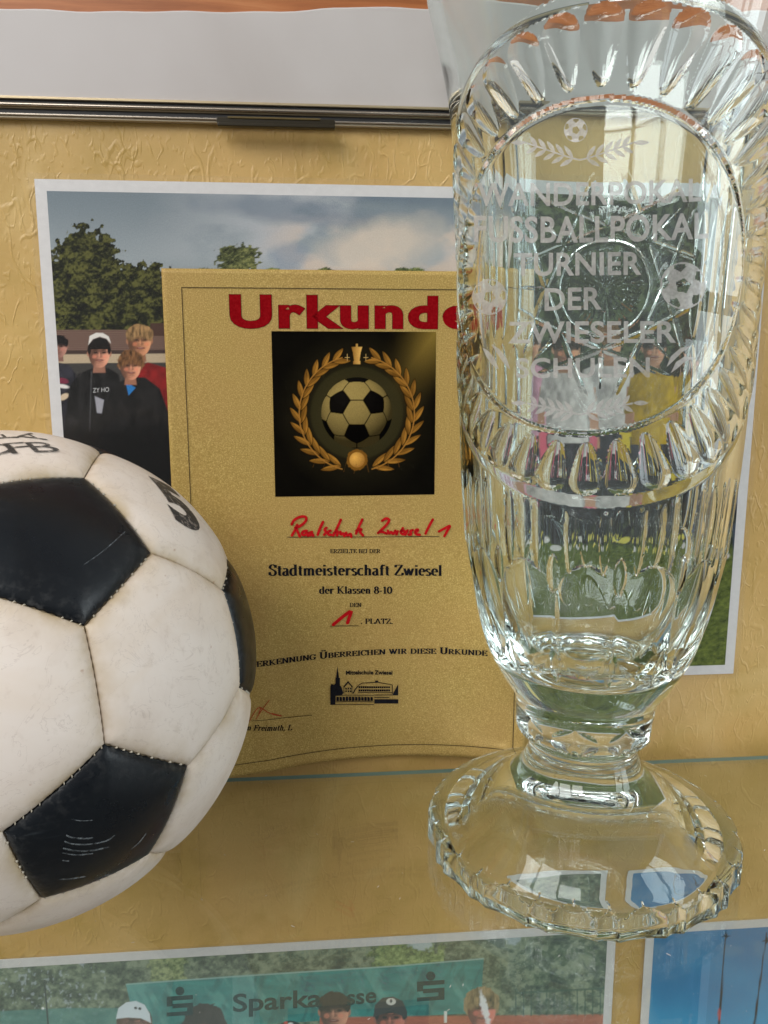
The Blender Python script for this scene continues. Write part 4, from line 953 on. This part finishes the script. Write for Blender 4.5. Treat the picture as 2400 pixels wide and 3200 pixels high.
def panel(poly, mat, name, amp):
    poly = [np.array(p) for p in poly]; c = sum(poly)/len(poly); n = len(poly)
    if np.dot(np.cross(poly[0]-c, poly[1]-c), c) < 0: poly = poly[::-1]
    N_ = 15; vid = {}; V_ = []; F_ = []; S_ = []
    apo = np.linalg.norm((poly[0]+poly[1])/2-c)
    def vert(p, wc, on_edge, key):
        if key in vid: return vid[key]
        d = p/np.linalg.norm(p); de = wc*apo
        r = BR*(1-.026*math.exp(-(de/.045)))
        wob = .0016*math.sin(key[1]*1.57)*math.exp(-de/.02) if False else 0
        vid[key] = len(V_); V_.append(d*(r+wob)); S_.append(math.exp(-de/.05)); return vid[key]
    for k_ in range(n):
        a, b = poly[k_], poly[(k_+1) % n]
        rings = []
        for i in range(N_+1):
            wc = (i/N_)**1.7; row = []; m_ = 26
            for j in range(m_+1):
                e = a*(1-j/m_)+b*(j/m_); e = e+(c-e)*.011*amp*(math.sin(math.pi*13*j/m_)**2)*(1 if 0 < j < m_ else 0); p = e*(1-wc)+c*wc
                dd = wc
                key = (round(float(p[0]), 6), round(float(p[1]), 6), round(float(p[2]), 6))
                if key not in vid:
                    d = p/np.linalg.norm(p); de = dd*apo
                    # soft corner: distance to both neighbouring edges keeps the sectors continuous
                    r = BR*(1-.013*math.exp(-de/.016)-.016*math.exp(-de/.085)); vid[key] = len(V_); V_.append(d*r); S_.append(math.exp(-de/.045))
                row.append(vid[key])
            rings.append(row)
        for i in range(N_):
            for j in range(m_):
                q = [rings[i][j], rings[i][j+1], rings[i+1][j+1], rings[i+1][j]]; u_ = []
                for x_ in q:
                    if x_ not in u_: u_.append(x_)
                if len(u_) >= 3: F_.append(tuple(u_))
    # folded edge going in to the seam
    k0 = len(V_); ring = []
    for k_ in range(n):
        a, b = poly[k_], poly[(k_+1) % n]
        for j in range(26):
            e = a*(1-j/26)+b*(j/26); ring.append(e+(c-e)*.011*amp*(math.sin(math.pi*13*j/26)**2)*(1 if 0 < j < 26 else 0))
    for p in ring: d = p/np.linalg.norm(p); V_.append(d*BR*.955); S_.append(1)
    L_ = len(ring)
    ed = [vid[(round(float(p[0]), 6), round(float(p[1]), 6), round(float(p[2]), 6))] for p in ring]
    for j in range(L_): F_.append((ed[(j+1) % L_], ed[j], k0+j, k0+(j+1) % L_))
    o = mesh_obj(name, V_, F_, mat, smooth=True)
    at = o.data.attributes.new('seam', 'FLOAT', 'POINT'); at.data.foreach_set('value', S_)
    o.location = (0, 0, 0); o.parent = ball; return o
# pull every panel in by a hair so that a dark seam line stays between neighbours
def shrink(poly, e):
    c = sum(np.array(p) for p in poly)/len(poly); return [np.array(p)*(1-e)+c*e for p in poly]
for p in PENT: panel(shrink(p, .006), LB, "black_panel", 1.2)
for p in HEXA: panel(shrink(p, .004), LW, "white_panel", .55)
# the bladder, plain dark brown, seen in the seams
bm = bmesh.new(); bmesh.ops.create_icosphere(bm, subdivisions=4, radius=BR*.962)
me = bpy.data.meshes.new("inner_lining"); bm.to_mesh(me); bm.free(); me.materials.append(plain("brown seam leather", (.30, .23, .14), .8))
o = bpy.data.objects.new("inner_lining", me); C.objects.link(o); o.parent = ball
# stitches pulled over the seams
THR = plain("waxed thread", (.50, .45, .36), .6); V_, F_ = [], []
seen = set()
for (i, j) in ED:
    a = VT[(i, j)]
    for kk in [k for a_, k in ED if a_ == i and (j, k) in ED]+['white']:
        b = VT[(j, i)] if kk == 'white' else VT[(i, kk)]
        key = tuple(sorted([tuple(np.round(a, 4)), tuple(np.round(b, 4))]))
        if key in seen: continue
        seen.add(key)
        for t in (np.arange(13)+.5)/13:
            if kk == 'white' or rng.random() < .6: continue
            c = a*(1-t)+b*t; c = c/np.linalg.norm(c); tan = (b-a)/np.linalg.norm(b-a); cr = np.cross(c, tan)
            r0 = BR*.9765; ln, wd, ht = .00055, .00028, .0002
            k0 = len(V_); dirv = cr*.8+tan*.45
            for (s1_, s2_, h_) in [(-1, -1, -.0006), (1, -1, -.0006), (1, 1, -.0006), (-1, 1, -.0006), (-.5, -.5, ht), (.5, -.5, ht), (.5, .5, ht), (-.5, .5, ht)]:
                V_.append(c*(r0+h_)+dirv*s1_*ln+tan*s2_*wd)
            for f_ in [(0, 1, 5, 4), (1, 2, 6, 5), (2, 3, 7, 6), (3, 0, 4, 7), (4, 5, 6, 7)]: F_.append(tuple(k0+x_ for x_ in f_))
st = mesh_obj("stitching", V_, F_, THR, smooth=True); st.parent = ball; st['kind'] = 'stuff'
# printing on the leather
WORN = mat_worn_ink()
def on_ball(name, s_, center, updir, size, wide, off=.02, lift=.00022):
    v, f = text2d(s_, off); lo, hi = v.min(0), v.max(0); H = hi[1]-lo[1]
    v = (v-(lo+hi)/2)/H*size; v[:, 0] *= wide; v, f = tri_sub(v, f, .003)
    c = np.array(center, float); c /= np.linalg.norm(c); upv = np.array(updir, float); upv -= c*(upv@c); upv /= np.linalg.norm(upv); rv = np.cross(upv, c)
    P = c*BR+rv*v[:, :1]+upv*v[:, 1:2]; P = P/np.linalg.norm(P, axis=1)[:, None]*(BR*.9992+lift)
    o = mesh_obj(name, P, f, WORN); o.parent = ball; return o
def ballpt(u, v):
    q = ray(u, v); q /= np.linalg.norm(q); o_ = CAM-np.array(BC); b = q@o_; t = -b-math.sqrt(max(b*b-(o_@o_-BR*BR), 0)); return (CAM+q*t-np.array(BC))/BR
c5 = ballpt(556, 1572); on_ball("printed_number", "5", c5, ballpt(498, 1510)-ballpt(590, 1655), .034, .95, .05)
cF = ballpt(125, 1396); uF = ballpt(96, 1376)-ballpt(128, 1408)
def letters(s_, u, v, sz, wd): return on_ball("printed_lettering", s_, ballpt(u, v), ballpt(u-34, 1380)-ballpt(u, v+14), sz, wd, .0)
letters("B", 134, 1396, .0112, 1.45); letters("F", 56, 1398, .0112, 1.45); letters("D", -16, 1404, .0112, 1.45)
letters("A", 90, 1363, .0098, 1.5); letters("F", 14, 1363, .0098, 1.5)
# pale scuffs across the lower black panel
def mat_scuff():
    n = NT("pale scuff"); v = n.coord(); n.set(color=(.22, .25, .27), rough=.6)
    t = n.add('ShaderNodeBsdfTransparent'); m = n.add('ShaderNodeMixShader'); f = n.ramp(n.noise(260, 4, .75, .4, v), [(.38, 0.0), (.62, .75)])
    n.link(f, m.inputs[0]); n.link(t.outputs[0], m.inputs[1]); n.link(n.b.outputs[0], m.inputs[2]); n.link(m.outputs[0], n.out.inputs['Surface']); return n.m
V_, F_ = [], []
for st_, wd_ in [([(310, 1742), (350, 1750), (398, 1746)], 4), ([(288, 1812), (310, 1822), (370, 1826), (400, 1822)], 7), ([(280, 1838), (315, 1850), (380, 1852), (460, 1838), (495, 1812)], 6),
                 ([(275, 1868), (330, 1880), (400, 1878), (470, 1862)], 7), ([(272, 1888), (330, 1898), (400, 1890)], 5), ([(272, 1920), (296, 1922)], 6), ([(246, 2002), (300, 2000), (366, 1990)], 6), ([(565, 1872), (600, 1845), (630, 1805)], 4), ([(455, 1984), (472, 1982)], 6), ([(365, 640), (440, 590), (540, 500)], 3)]:
    o_ = ([], []); brush([(x_/1.3824, y_/1.3824+1300) for x_, y_ in st_], wd_/1.3824, o_, 2)
    k0 = len(V_)
    for u_, v_ in o_[0]:
        d_ = ballpt(u_, v_); d_ = d_/np.linalg.norm(d_); V_.append(d_*(BR*.9975+.0003))
    for f_ in o_[1]: F_.append(tuple(k0+q_ for q_ in f_))
sc_ = mesh_obj("scuff_marks", V_, F_, mat_scuff()); sc_.parent = ball; sc_['kind'] = 'stuff'

# ================================================================== CRYSTAL TROPHY
VX, VY = .1366, -.0998
trophy = thing("crystal_trophy", (VX, VY, .0006), "tall cut crystal trophy vase with engraved lettering, standing on the glass shelf", "trophy")
TH0 = math.atan2(CAM[1]-VY, CAM[0]-VX)-math.radians(0.5)      # heading of the medallion, nearly towards the viewer
NT_ = 896
TH = np.linspace(-math.pi, math.pi, NT_, endpoint=False)
OUT_Z = [.0805, .0845, .0910, .0985, .107, .118, .1305, .145, .157, .175, .20, .225, .27, .30, .3375, .365, .377, .398, .418, .45, .455]
OUT_R = [.0349, .0368, .0412, .0455, .0497, .0540, .0576, .0603, .0622, .0637, .0655, .0665, .0672, .0682, .0705, .0735, .0757, .0808, .0860, .0945, .0955]
def pr(z, zs, rs):
    # monotone smooth interpolation
    zs = np.array(zs); rs = np.array(rs); d = np.diff(rs)/np.diff(zs); m = np.r_[d[0], (d[:-1]+d[1:])/2, d[-1]]
    i = np.clip(np.searchsorted(zs, z)-1, 0, len(zs)-2); h = zs[i+1]-zs[i]; t = np.clip((z-zs[i])/h, 0, 1)
    return (2*t**3-3*t**2+1)*rs[i]+(t**3-2*t**2+t)*h*m[i]+(-2*t**3+3*t**2)*rs[i+1]+(t**3-t**2)*h*m[i+1]
ZC, ZCI = .2865, .2838
def scoop(a, w_): return np.clip(1-(a/np.maximum(w_, 1e-6))**2, 0, None)
def bowl_r(th, z):
    r0 = pr(z, OUT_Z, OUT_R); r = r0.copy(); s = np.sin(th); c = np.cos(th)
    per = 2*math.pi/14; ph = math.radians(-1.0)
    # tall round-ended flutes round the lower bowl
    a = (th-ph+per/2) % per-per/2; zz = (z-.1375)/.0275
    w_ = math.radians(12.4)*np.sqrt(np.clip(1-np.abs(zz)**np.where(zz > 0, 3.2, 2.4), 0, 1))
    r -= .0013*scoop(a, w_)*(np.abs(zz) < 1)
    b = (th-ph) % per-per/2
    zz = (z-.1600)/.0085; w_ = math.radians(2.6)*np.sqrt(np.clip(1-zz*zz, 0, 1)); r -= .0009*scoop(b, w_)*(np.abs(zz) < 1)
    zz = (z-.1160)/.0095; w_ = math.radians(2.8)*np.sqrt(np.clip(1-zz*zz, 0, 1)); r -= .0010*scoop(b, w_)*(np.abs(zz) < 1)
    pf = math.pi/14; af = (th-ph) % pf-pf/2; zz = (z-.1800)/.019; w_ = math.radians(2.4)*np.sqrt(np.clip(1-zz*zz, 0, 1))
    dzo = z-.2865; r -= .0008*scoop(af, w_)*(np.abs(zz) < 1)*sst(1.0, 1.05, np.sqrt((th/1.62)**2+(dzo/.0965)**2))
    # fine long olive cuts above, outside the medallions
    dz = z-ZC
    rho_o = np.where(np.abs(th) < 1.66, np.sqrt((th/1.62)**2+(dz/.0965)**2), 9.0); rho_i = np.sqrt(((th+.09)/.97)**2+((z-ZCI)/.0625)**2)
    zz = (z-.181)/.017; w_ = math.radians(3.4)*np.sqrt(np.clip(1-zz*zz, 0, 1)); r -= .0007*scoop(a, w_)*(np.abs(zz) < 1)*sst(1.0, 1.06, rho_o)
    front = np.abs(th) < 1.66
    raise_ = .0013+.0019*(1-s*s)
    t = np.clip((1-rho_o)/.06, 0, 1)
    rm = r0+raise_*t
    psi = np.arctan2(dz/.079, (th+.045)/1.28); NF = 42
    fr = (psi*NF/(2*math.pi)) % 1.0-.5
    A_ = np.clip(rho_i-1.06, 0, None); B_ = np.clip(.94-rho_o, 0, None); q = A_/np.maximum(A_+B_, 1e-6)
    act = (rho_i > 1.06) & (rho_o < .94)
    w_ = .50*np.clip(q, 0, 1)**.42*np.sqrt(np.clip(1-np.clip((q-.80)/.20, 0, 1)**2, 0, 1))
    dep = .0022*np.clip(1.3-np.abs(s), .5, 1)
    rm = rm-np.where(act, dep*scoop(fr, w_)*np.clip(w_/.5, 0, 1), 0)
    # inner oval: on the front a flattened lens
    c0 = .0712+.028*(z-.284); Rc = .060; Aq = s*s/(2*Rc)
    ca = np.abs(c)
    rf = np.where(Aq > 1e-4, (-ca+np.sqrt(ca*ca+4*Aq*c0))/(2*np.maximum(Aq, 1e-4)), c0/np.maximum(ca, .2))
    rf = np.minimum(rf, r0+.013)
    ti = sst(1.02, .965, rho_i)
    rm_f = rm*(1-ti)+rf*ti-.0010*np.exp(-((rho_i-1.0)/.012)**2)
    # back oval: body curve with cut star
    rb = r0; X_ = rb*s; Z_ = z-.2895; R_ = np.hypot(X_, Z_); ps = np.arctan2(Z_, X_)
    g = 0
    for NN, r0_, r1_, dep, wd in [(24, .002, .0205, .0007, .0010), (12, .0135, .0205, .0010, .0018)]:
        k_ = (ps*NN/(2*math.pi)+(.5 if NN == 12 else 0)) % 1.0-.5; dist = R_*np.abs(np.sin(k_*2*math.pi/NN))
        g = np.maximum(g, dep*np.clip(1-dist/wd, 0, 1)*sst(r1_, r1_-.003, R_)*(R_ >= r0_-.002))
    g = np.maximum(g, .0011*np.clip(1-np.abs(R_-.0235)/.0012, 0, 1))
    for k_ in range(8):
        an = k_*math.pi/4+math.pi/8; d_ = X_*math.cos(an)+Z_*math.sin(an)
        g = np.maximum(g, .0014*np.clip(1-np.abs(d_-.0285)/.0017, 0, 1)*sst(.060, .050, R_))
        an2 = k_*math.pi/4; d2 = np.abs(-X_*math.sin(an2)+Z_*math.cos(an2)); al = X_*math.cos(an2)+Z_*math.sin(an2)
        g = np.maximum(g, .0012*np.clip(1-d2/(.0022*np.clip((.055-al)/.03, 0, 1)+1e-6), 0, 1)*sst(.026, .03, al)*(al < .052))
    # long upright olive cuts near the sides of the back half
    pb = 2*math.pi/30; ab = (th+pb/2) % pb-pb/2
    for zc_, hz_ in ((.2300, .030), (.2930, .030), (.3520, .026)):
        zz = (z-zc_)/hz_; w_ = pb*.5*np.sqrt(np.clip(1-zz*zz, 0, 1)); r = r-np.where((~front) & (np.abs(s) > .62), .0016*scoop(ab, w_)*(np.abs(zz) < 1)*sst(.62, .72, np.abs(s)), 0)
    rbk = np.minimum(r, rb-g)
    rr = np.where(front, rm_f, rbk)
    inside = rho_o < 1
    return np.where(inside | ~front, rr, r)
def revolve(name, zs, rfun, mat, flip=False):
    Z2, T2 = np.meshgrid(zs, TH, indexing='ij'); R2 = rfun(T2, Z2)
    P = np.stack([np.cos(T2+TH0)*R2, np.sin(T2+TH0)*R2, Z2], -1)
    o = grid_obj(name, P, mat, closed=True, flip=flip); return o
def profile_mesh(name, prof, rdisp, mat, caps=(False, False), flip=False):
    """prof: list of (z, r) along the surface; rdisp(th, i, z, r) returns a new radius"""
    pz = np.array([p[0] for p in prof])[:, None]*np.ones(NT_); prr = np.array([p[1] for p in prof])[:, None]*np.ones(NT_)
    T2 = np.ones((len(prof), 1))*TH[None, :]; R2 = rdisp(T2, pz, prr)
    P = np.stack([np.cos(T2+TH0)*R2, np.sin(T2+TH0)*R2, pz], -1)
    return grid_obj(name, P, mat, closed=True, flip=flip)
def densify(pts, step):
    out = []
    pts = np.array(pts, float)
    for i in range(len(pts)-1):
        p0_ = pts[max(i-1, 0)]; p1_ = pts[i]; p2_ = pts[i+1]; p3_ = pts[min(i+2, len(pts)-1)]
        n = max(2, int(np.linalg.norm(p2_-p1_)/step))
        for k_ in range(n):
            t = k_/n; out.append(.5*((2*p1_)+(-p0_+p2_)*t+(2*p0_-5*p1_+4*p2_-p3_)*t*t+(-p0_+3*p1_-3*p2_+p3_)*t**3))
    out.append(pts[-1]); return np.array(out)
# outer wall, dense where the cuts are
zs = np.concatenate([np.arange(.0805, .170, .00075), np.arange(.170, .392, .00052), np.linspace(.392, .455, 24)])
bowl = revolve("bowl", zs, bowl_r, CRYSTAL)
# join inner cavity to the same mesh: rim and cavity as further rings
INN = [(.455, .0955), (.4575, .0945), (.4575, .0915), (.455, .0900), (.44, .0858), (.418, .0798), (.398, .0745), (.377, .0696), (.3375, .0640), (.30, .0618), (.27, .0608), (.225, .0603), (.20, .0594), (.175, .0576), (.157, .0556),
       (.140, .0520), (.1265, .0470), (.1155, .0405), (.1070, .0320), (.1015, .0215), (.0993, .0105), (.0988, .0002)]
cav = densify(INN, .004)
cavity = profile_mesh("bowl_cavity", cav, lambda t, z, r: r, CRYSTAL)
# stem with a knop of oval cuts
STEM = [(.0440, .0318), (.0465, .0303), (.0495, .0290), (.0520, .0280), (.0545, .0275), (.0565, .0276), (.0590, .0286), (.0612, .0306), (.0632, .0328), (.0652, .0342), (.0680, .0348), (.0730, .0349), (.0775, .0348), (.0805, .0349)]
sp = densify(STEM, .0007)
def stem_d(t, z, r):
    per = math.pi/4; a = (t+per*.5+.1) % per-per/2; zz = (z-.0703)/.0066
    w_ = math.radians(19)*np.sqrt(np.clip(1-zz*zz, 0, 1)); return r-.0022*scoop(a, w_)*(np.abs(zz) < 1)
stem = profile_mesh("stem", sp, stem_d, CRYSTAL)
# foot with scalloped edge
FOOT = [(.0315, .0004), (.0311, .010), (.0294, .020), (.0258, .030), (.0205, .040), (.0142, .0493), (.0076, .0575), (.0026, .0635), (.0007, .0660), (.0003, .0680), (.0003, .0775), (.0008, .0792), (.0030, .0797), (.0118, .0797), (.0140, .0793), (.0156, .0782), (.0170, .0758), (.0184, .0725), (.0205, .0675), (.0236, .0605), (.0268, .0540), (.0302, .0478), (.0338, .0425), (.0372, .0382), (.0404, .0348), (.0440, .0318)]
fp = densify(FOOT, .0007)
def foot_d(t, z, r):
    per = 2*math.pi/16; a = (t+per/2) % per-per/2; b = t % per-per/2
    on = sst(.0745, .0788, r)
    top = np.clip((.0158-z)/.0055, 0, 1); w1 = math.radians(7.6)*np.sqrt(np.clip(1-(1-top)**2, 0, 1)); w2 = math.radians(3.2)*np.sqrt(np.clip(1-(1-np.clip((.0150-z)/.005, 0, 1))**2, 0, 1))
    return r-on*(.0020*scoop(a, w1)+.0012*scoop(b, w2))*(z > .0001)*(r > .07)
foot = profile_mesh("foot", fp, foot_d, CRYSTAL)

# engraving on the lens of the medallion
def med_pt(X_, Z_, lift=.00012):
    """X_ = sideways offset on the medallion (m), Z_ = height"""
    X_ = np.asarray(X_, float); Z_ = np.asarray(Z_, float)
    c0 = .0712+.028*(Z_-.284); yl = c0-X_**2/(2*.060); th = np.arctan2(X_, yl); r = np.hypot(X_, yl)+lift
    rr = np.minimum(r, pr(Z_, OUT_Z, OUT_R)+.013+lift)
    return np.stack([np.cos(th+TH0)*rr, np.sin(th+TH0)*rr, Z_], -1)
def px_med(u, v):
    """photograph pixel -> medallion coordinates, on the engraved lens itself"""
    X_, Z_ = 0.0, .284; q = ray(u, v); nx, ny = math.cos(TH0), math.sin(TH0)
    for _ in range(25):
        P0 = med_pt(X_, Z_, 0)+np.array([VX, VY, 0]); t = ((P0-CAM)@np.array([nx, ny, 0]))/(q@np.array([nx, ny, 0])); H = CAM+q*t-np.array([VX, VY, 0])
        Xn = H@np.array([-ny, nx, 0]); X_, Z_ = .5*X_+.5*Xn, .5*Z_+.5*H[2]
    return X_, Z_
ek = []
def engrave(name, v2, f, maxlen=.0035):
    v2, f = tri_sub(v2, f, maxlen); P = med_pt(v2[:, 0], v2[:, 1])
    o = mesh_obj(name, P, f, ENGR); ek.append(o); return o
def etext(s_, xl, yl, xr, yr, cap, ym=None):
    v, f = text2d(s_, .022, 0, 1.04); hv, _ = text2d("H", .022); H = hv[:, 1].max()-hv[:, 1].min()
    t = (v[:, 0]-v[:, 0].min())/(v[:, 0].max()-v[:, 0].min()); u = xl+(xr-xl)*t
    base = yl+(yr-yl)*t+(0 if ym is None else ym*4*t*(1-t)); vv = base-(v[:, 1]-hv[:, 1].min())/H*cap
    q = np.array([px_med(a, b) for a, b in zip(u, vv)]); engrave("engraved_word", q, f)
etext("WANDERPOKAL", 1492, 648, 2192, 634, 72, 6); etext("FUSSBALLPOKAL", 1482, 760, 2212, 750, 82, 8)
etext("TURNIER", 1606, 868, 2004, 864, 72); etext("DER", 1702, 976, 1880, 972, 70)
etext("ZWIESELER", 1588, 1078, 2112, 1076, 68); etext("SCHULEN", 1612, 1186, 2030, 1184, 62)
def eblob(polys, name):
    V_, F_ = [], []
    for p in polys:
        k = len(V_); V_ += [px_med(a, b) for a, b in p]; F_.append(tuple(range(k, k+len(p))))
    engrave(name, np.array(V_), F_)
def eleaf(cx, cy, ang, L_, w_):
    a = math.radians(ang); p = []
    for t, s_ in [(0, 0), (.25, .7), (.5, 1), (.8, .6), (1, 0), (.8, -.6), (.5, -1), (.25, -.7)]:
        x, y = t*L_, s_*w_; p.append((cx+x*math.cos(a)-y*math.sin(a), cy+x*math.sin(a)+y*math.cos(a)))
    return p
def sprig(cx, cy, sx, rise, n, L_, name):
    for side_ in (-1, 1):
        pol = []
        pts = [(cx+side_*sx*t, cy-rise*t**1.5-6*math.sin(t*3)) for t in np.linspace(0.0, 1, 12)]
        for a, b in zip(pts[:-1], pts[1:]): pol.append([(a[0], a[1]-3), (b[0], b[1]-3), (b[0], b[1]+3), (a[0], a[1]+3)])
        for k_ in range(n):
            t = .12+.85*k_/n; px, py = cx+side_*sx*t, cy-rise*t**1.5-6*math.sin(t*3)
            for dv in (-1, 1):
                ang = (0 if side_ > 0 else 180)+(dv*42-12)*side_; pol.append(eleaf(px, py, ang, L_*(1-.25*t), 7.5))
        px, py = cx+side_*sx, cy-rise-2; pol.append(eleaf(px, py, 0 if side_ > 0 else 180, L_, 8))
        eblob(pol, name)
sprig(1812, 505, 165, 52, 5, 52, "engraved_branch"); sprig(1812, 1300, 165, 34, 5, 50, "engraved_branch")
eblob([[(2075+a, 1175-b) for a, b in [(0, 0), (8, -28), (30, -52), (62, -66), (86, -66), (56, -52), (30, -26)][::1]]], "engraved_leaf") if False else None
def crescent(pts): eblob([pts], "engraved_leaf")
crescent([(2082, 1152), (2096, 1118), (2126, 1092), (2164, 1084), (2130, 1106), (2104, 1132)]); crescent([(2096, 1170), (2112, 1136), (2140, 1118), (2176, 1124), (2140, 1134), (2116, 1156)])
crescent([(1560, 1160), (1548, 1128), (1528, 1102), (1508, 1090), (1520, 1118), (1536, 1142)]); crescent([(1596, 1162), (1584, 1124), (1560, 1094), (1536, 1080), (1552, 1106), (1572, 1136)])
def eball(cx, cy, r, rot, name="engraved_football"):
    """disc with five-sided clear fields: built as a ring of triangulated hexagon fields"""
    NN = 46; V_, F_ = [], []; idx = {}
    pent = [(0, 0, .34)]+[(1.0*math.cos(math.radians(rot+36+72*k_))*.86, math.sin(math.radians(rot+36+72*k_))*.86, .27) for k_ in range(5)]
    def inpent(x, y):
        for i_, (px, py, pr_) in enumerate(pent):
            ang0 = math.radians(rot-90 if i_ == 0 else rot+36+72*(i_-1)+180); d = max((x-px)*math.cos(ang0+math.pi/5+2*math.pi*k_/5)+(y-py)*math.sin(ang0+math.pi/5+2*math.pi*k_/5) for k_ in range(5))
            if d < pr_*.81: return True
        return False
    for i_ in range(NN):
        for j_ in range(NN):
            x, y = (i_+.5)/NN*2-1, (j_+.5)/NN*2-1; h = 1/NN
            rr = math.hypot(x, y)
            if rr > 1 or (inpent(x, y) and rr < .93): continue
            q = []
            for a, b in ((-1, -1), (1, -1), (1, 1), (-1, 1)):
                key = (i_*2+a, j_*2+b)
                if key not in idx:
                    xx, yy = x+a*h, y+b*h; q_ = math.hypot(xx, yy); s_ = 1/q_ if q_ > 1 else 1
                    idx[key] = len(V_); V_.append(px_med(cx+xx*s_*r*.97, cy+yy*s_*r))
                q.append(idx[key])
            F_.append(tuple(q))
    P = med_pt(np.array(V_)[:, 0], np.array(V_)[:, 1]); o = mesh_obj(name, P, F_, ENGR); ek.append(o)
eball(1799, 412, 38, 20); eball(2134, 898, 74, 8); eball(1530, 932, 56, 30)

for o in (bowl, stem, foot): o.data.set_sharp_from_angle(angle=math.radians(13))
for o in (bowl, stem, foot): o.parent = trophy; o.location = (0, 0, -.0006+.0006)
cavity.parent = trophy
for o in ek: o.parent = bowl
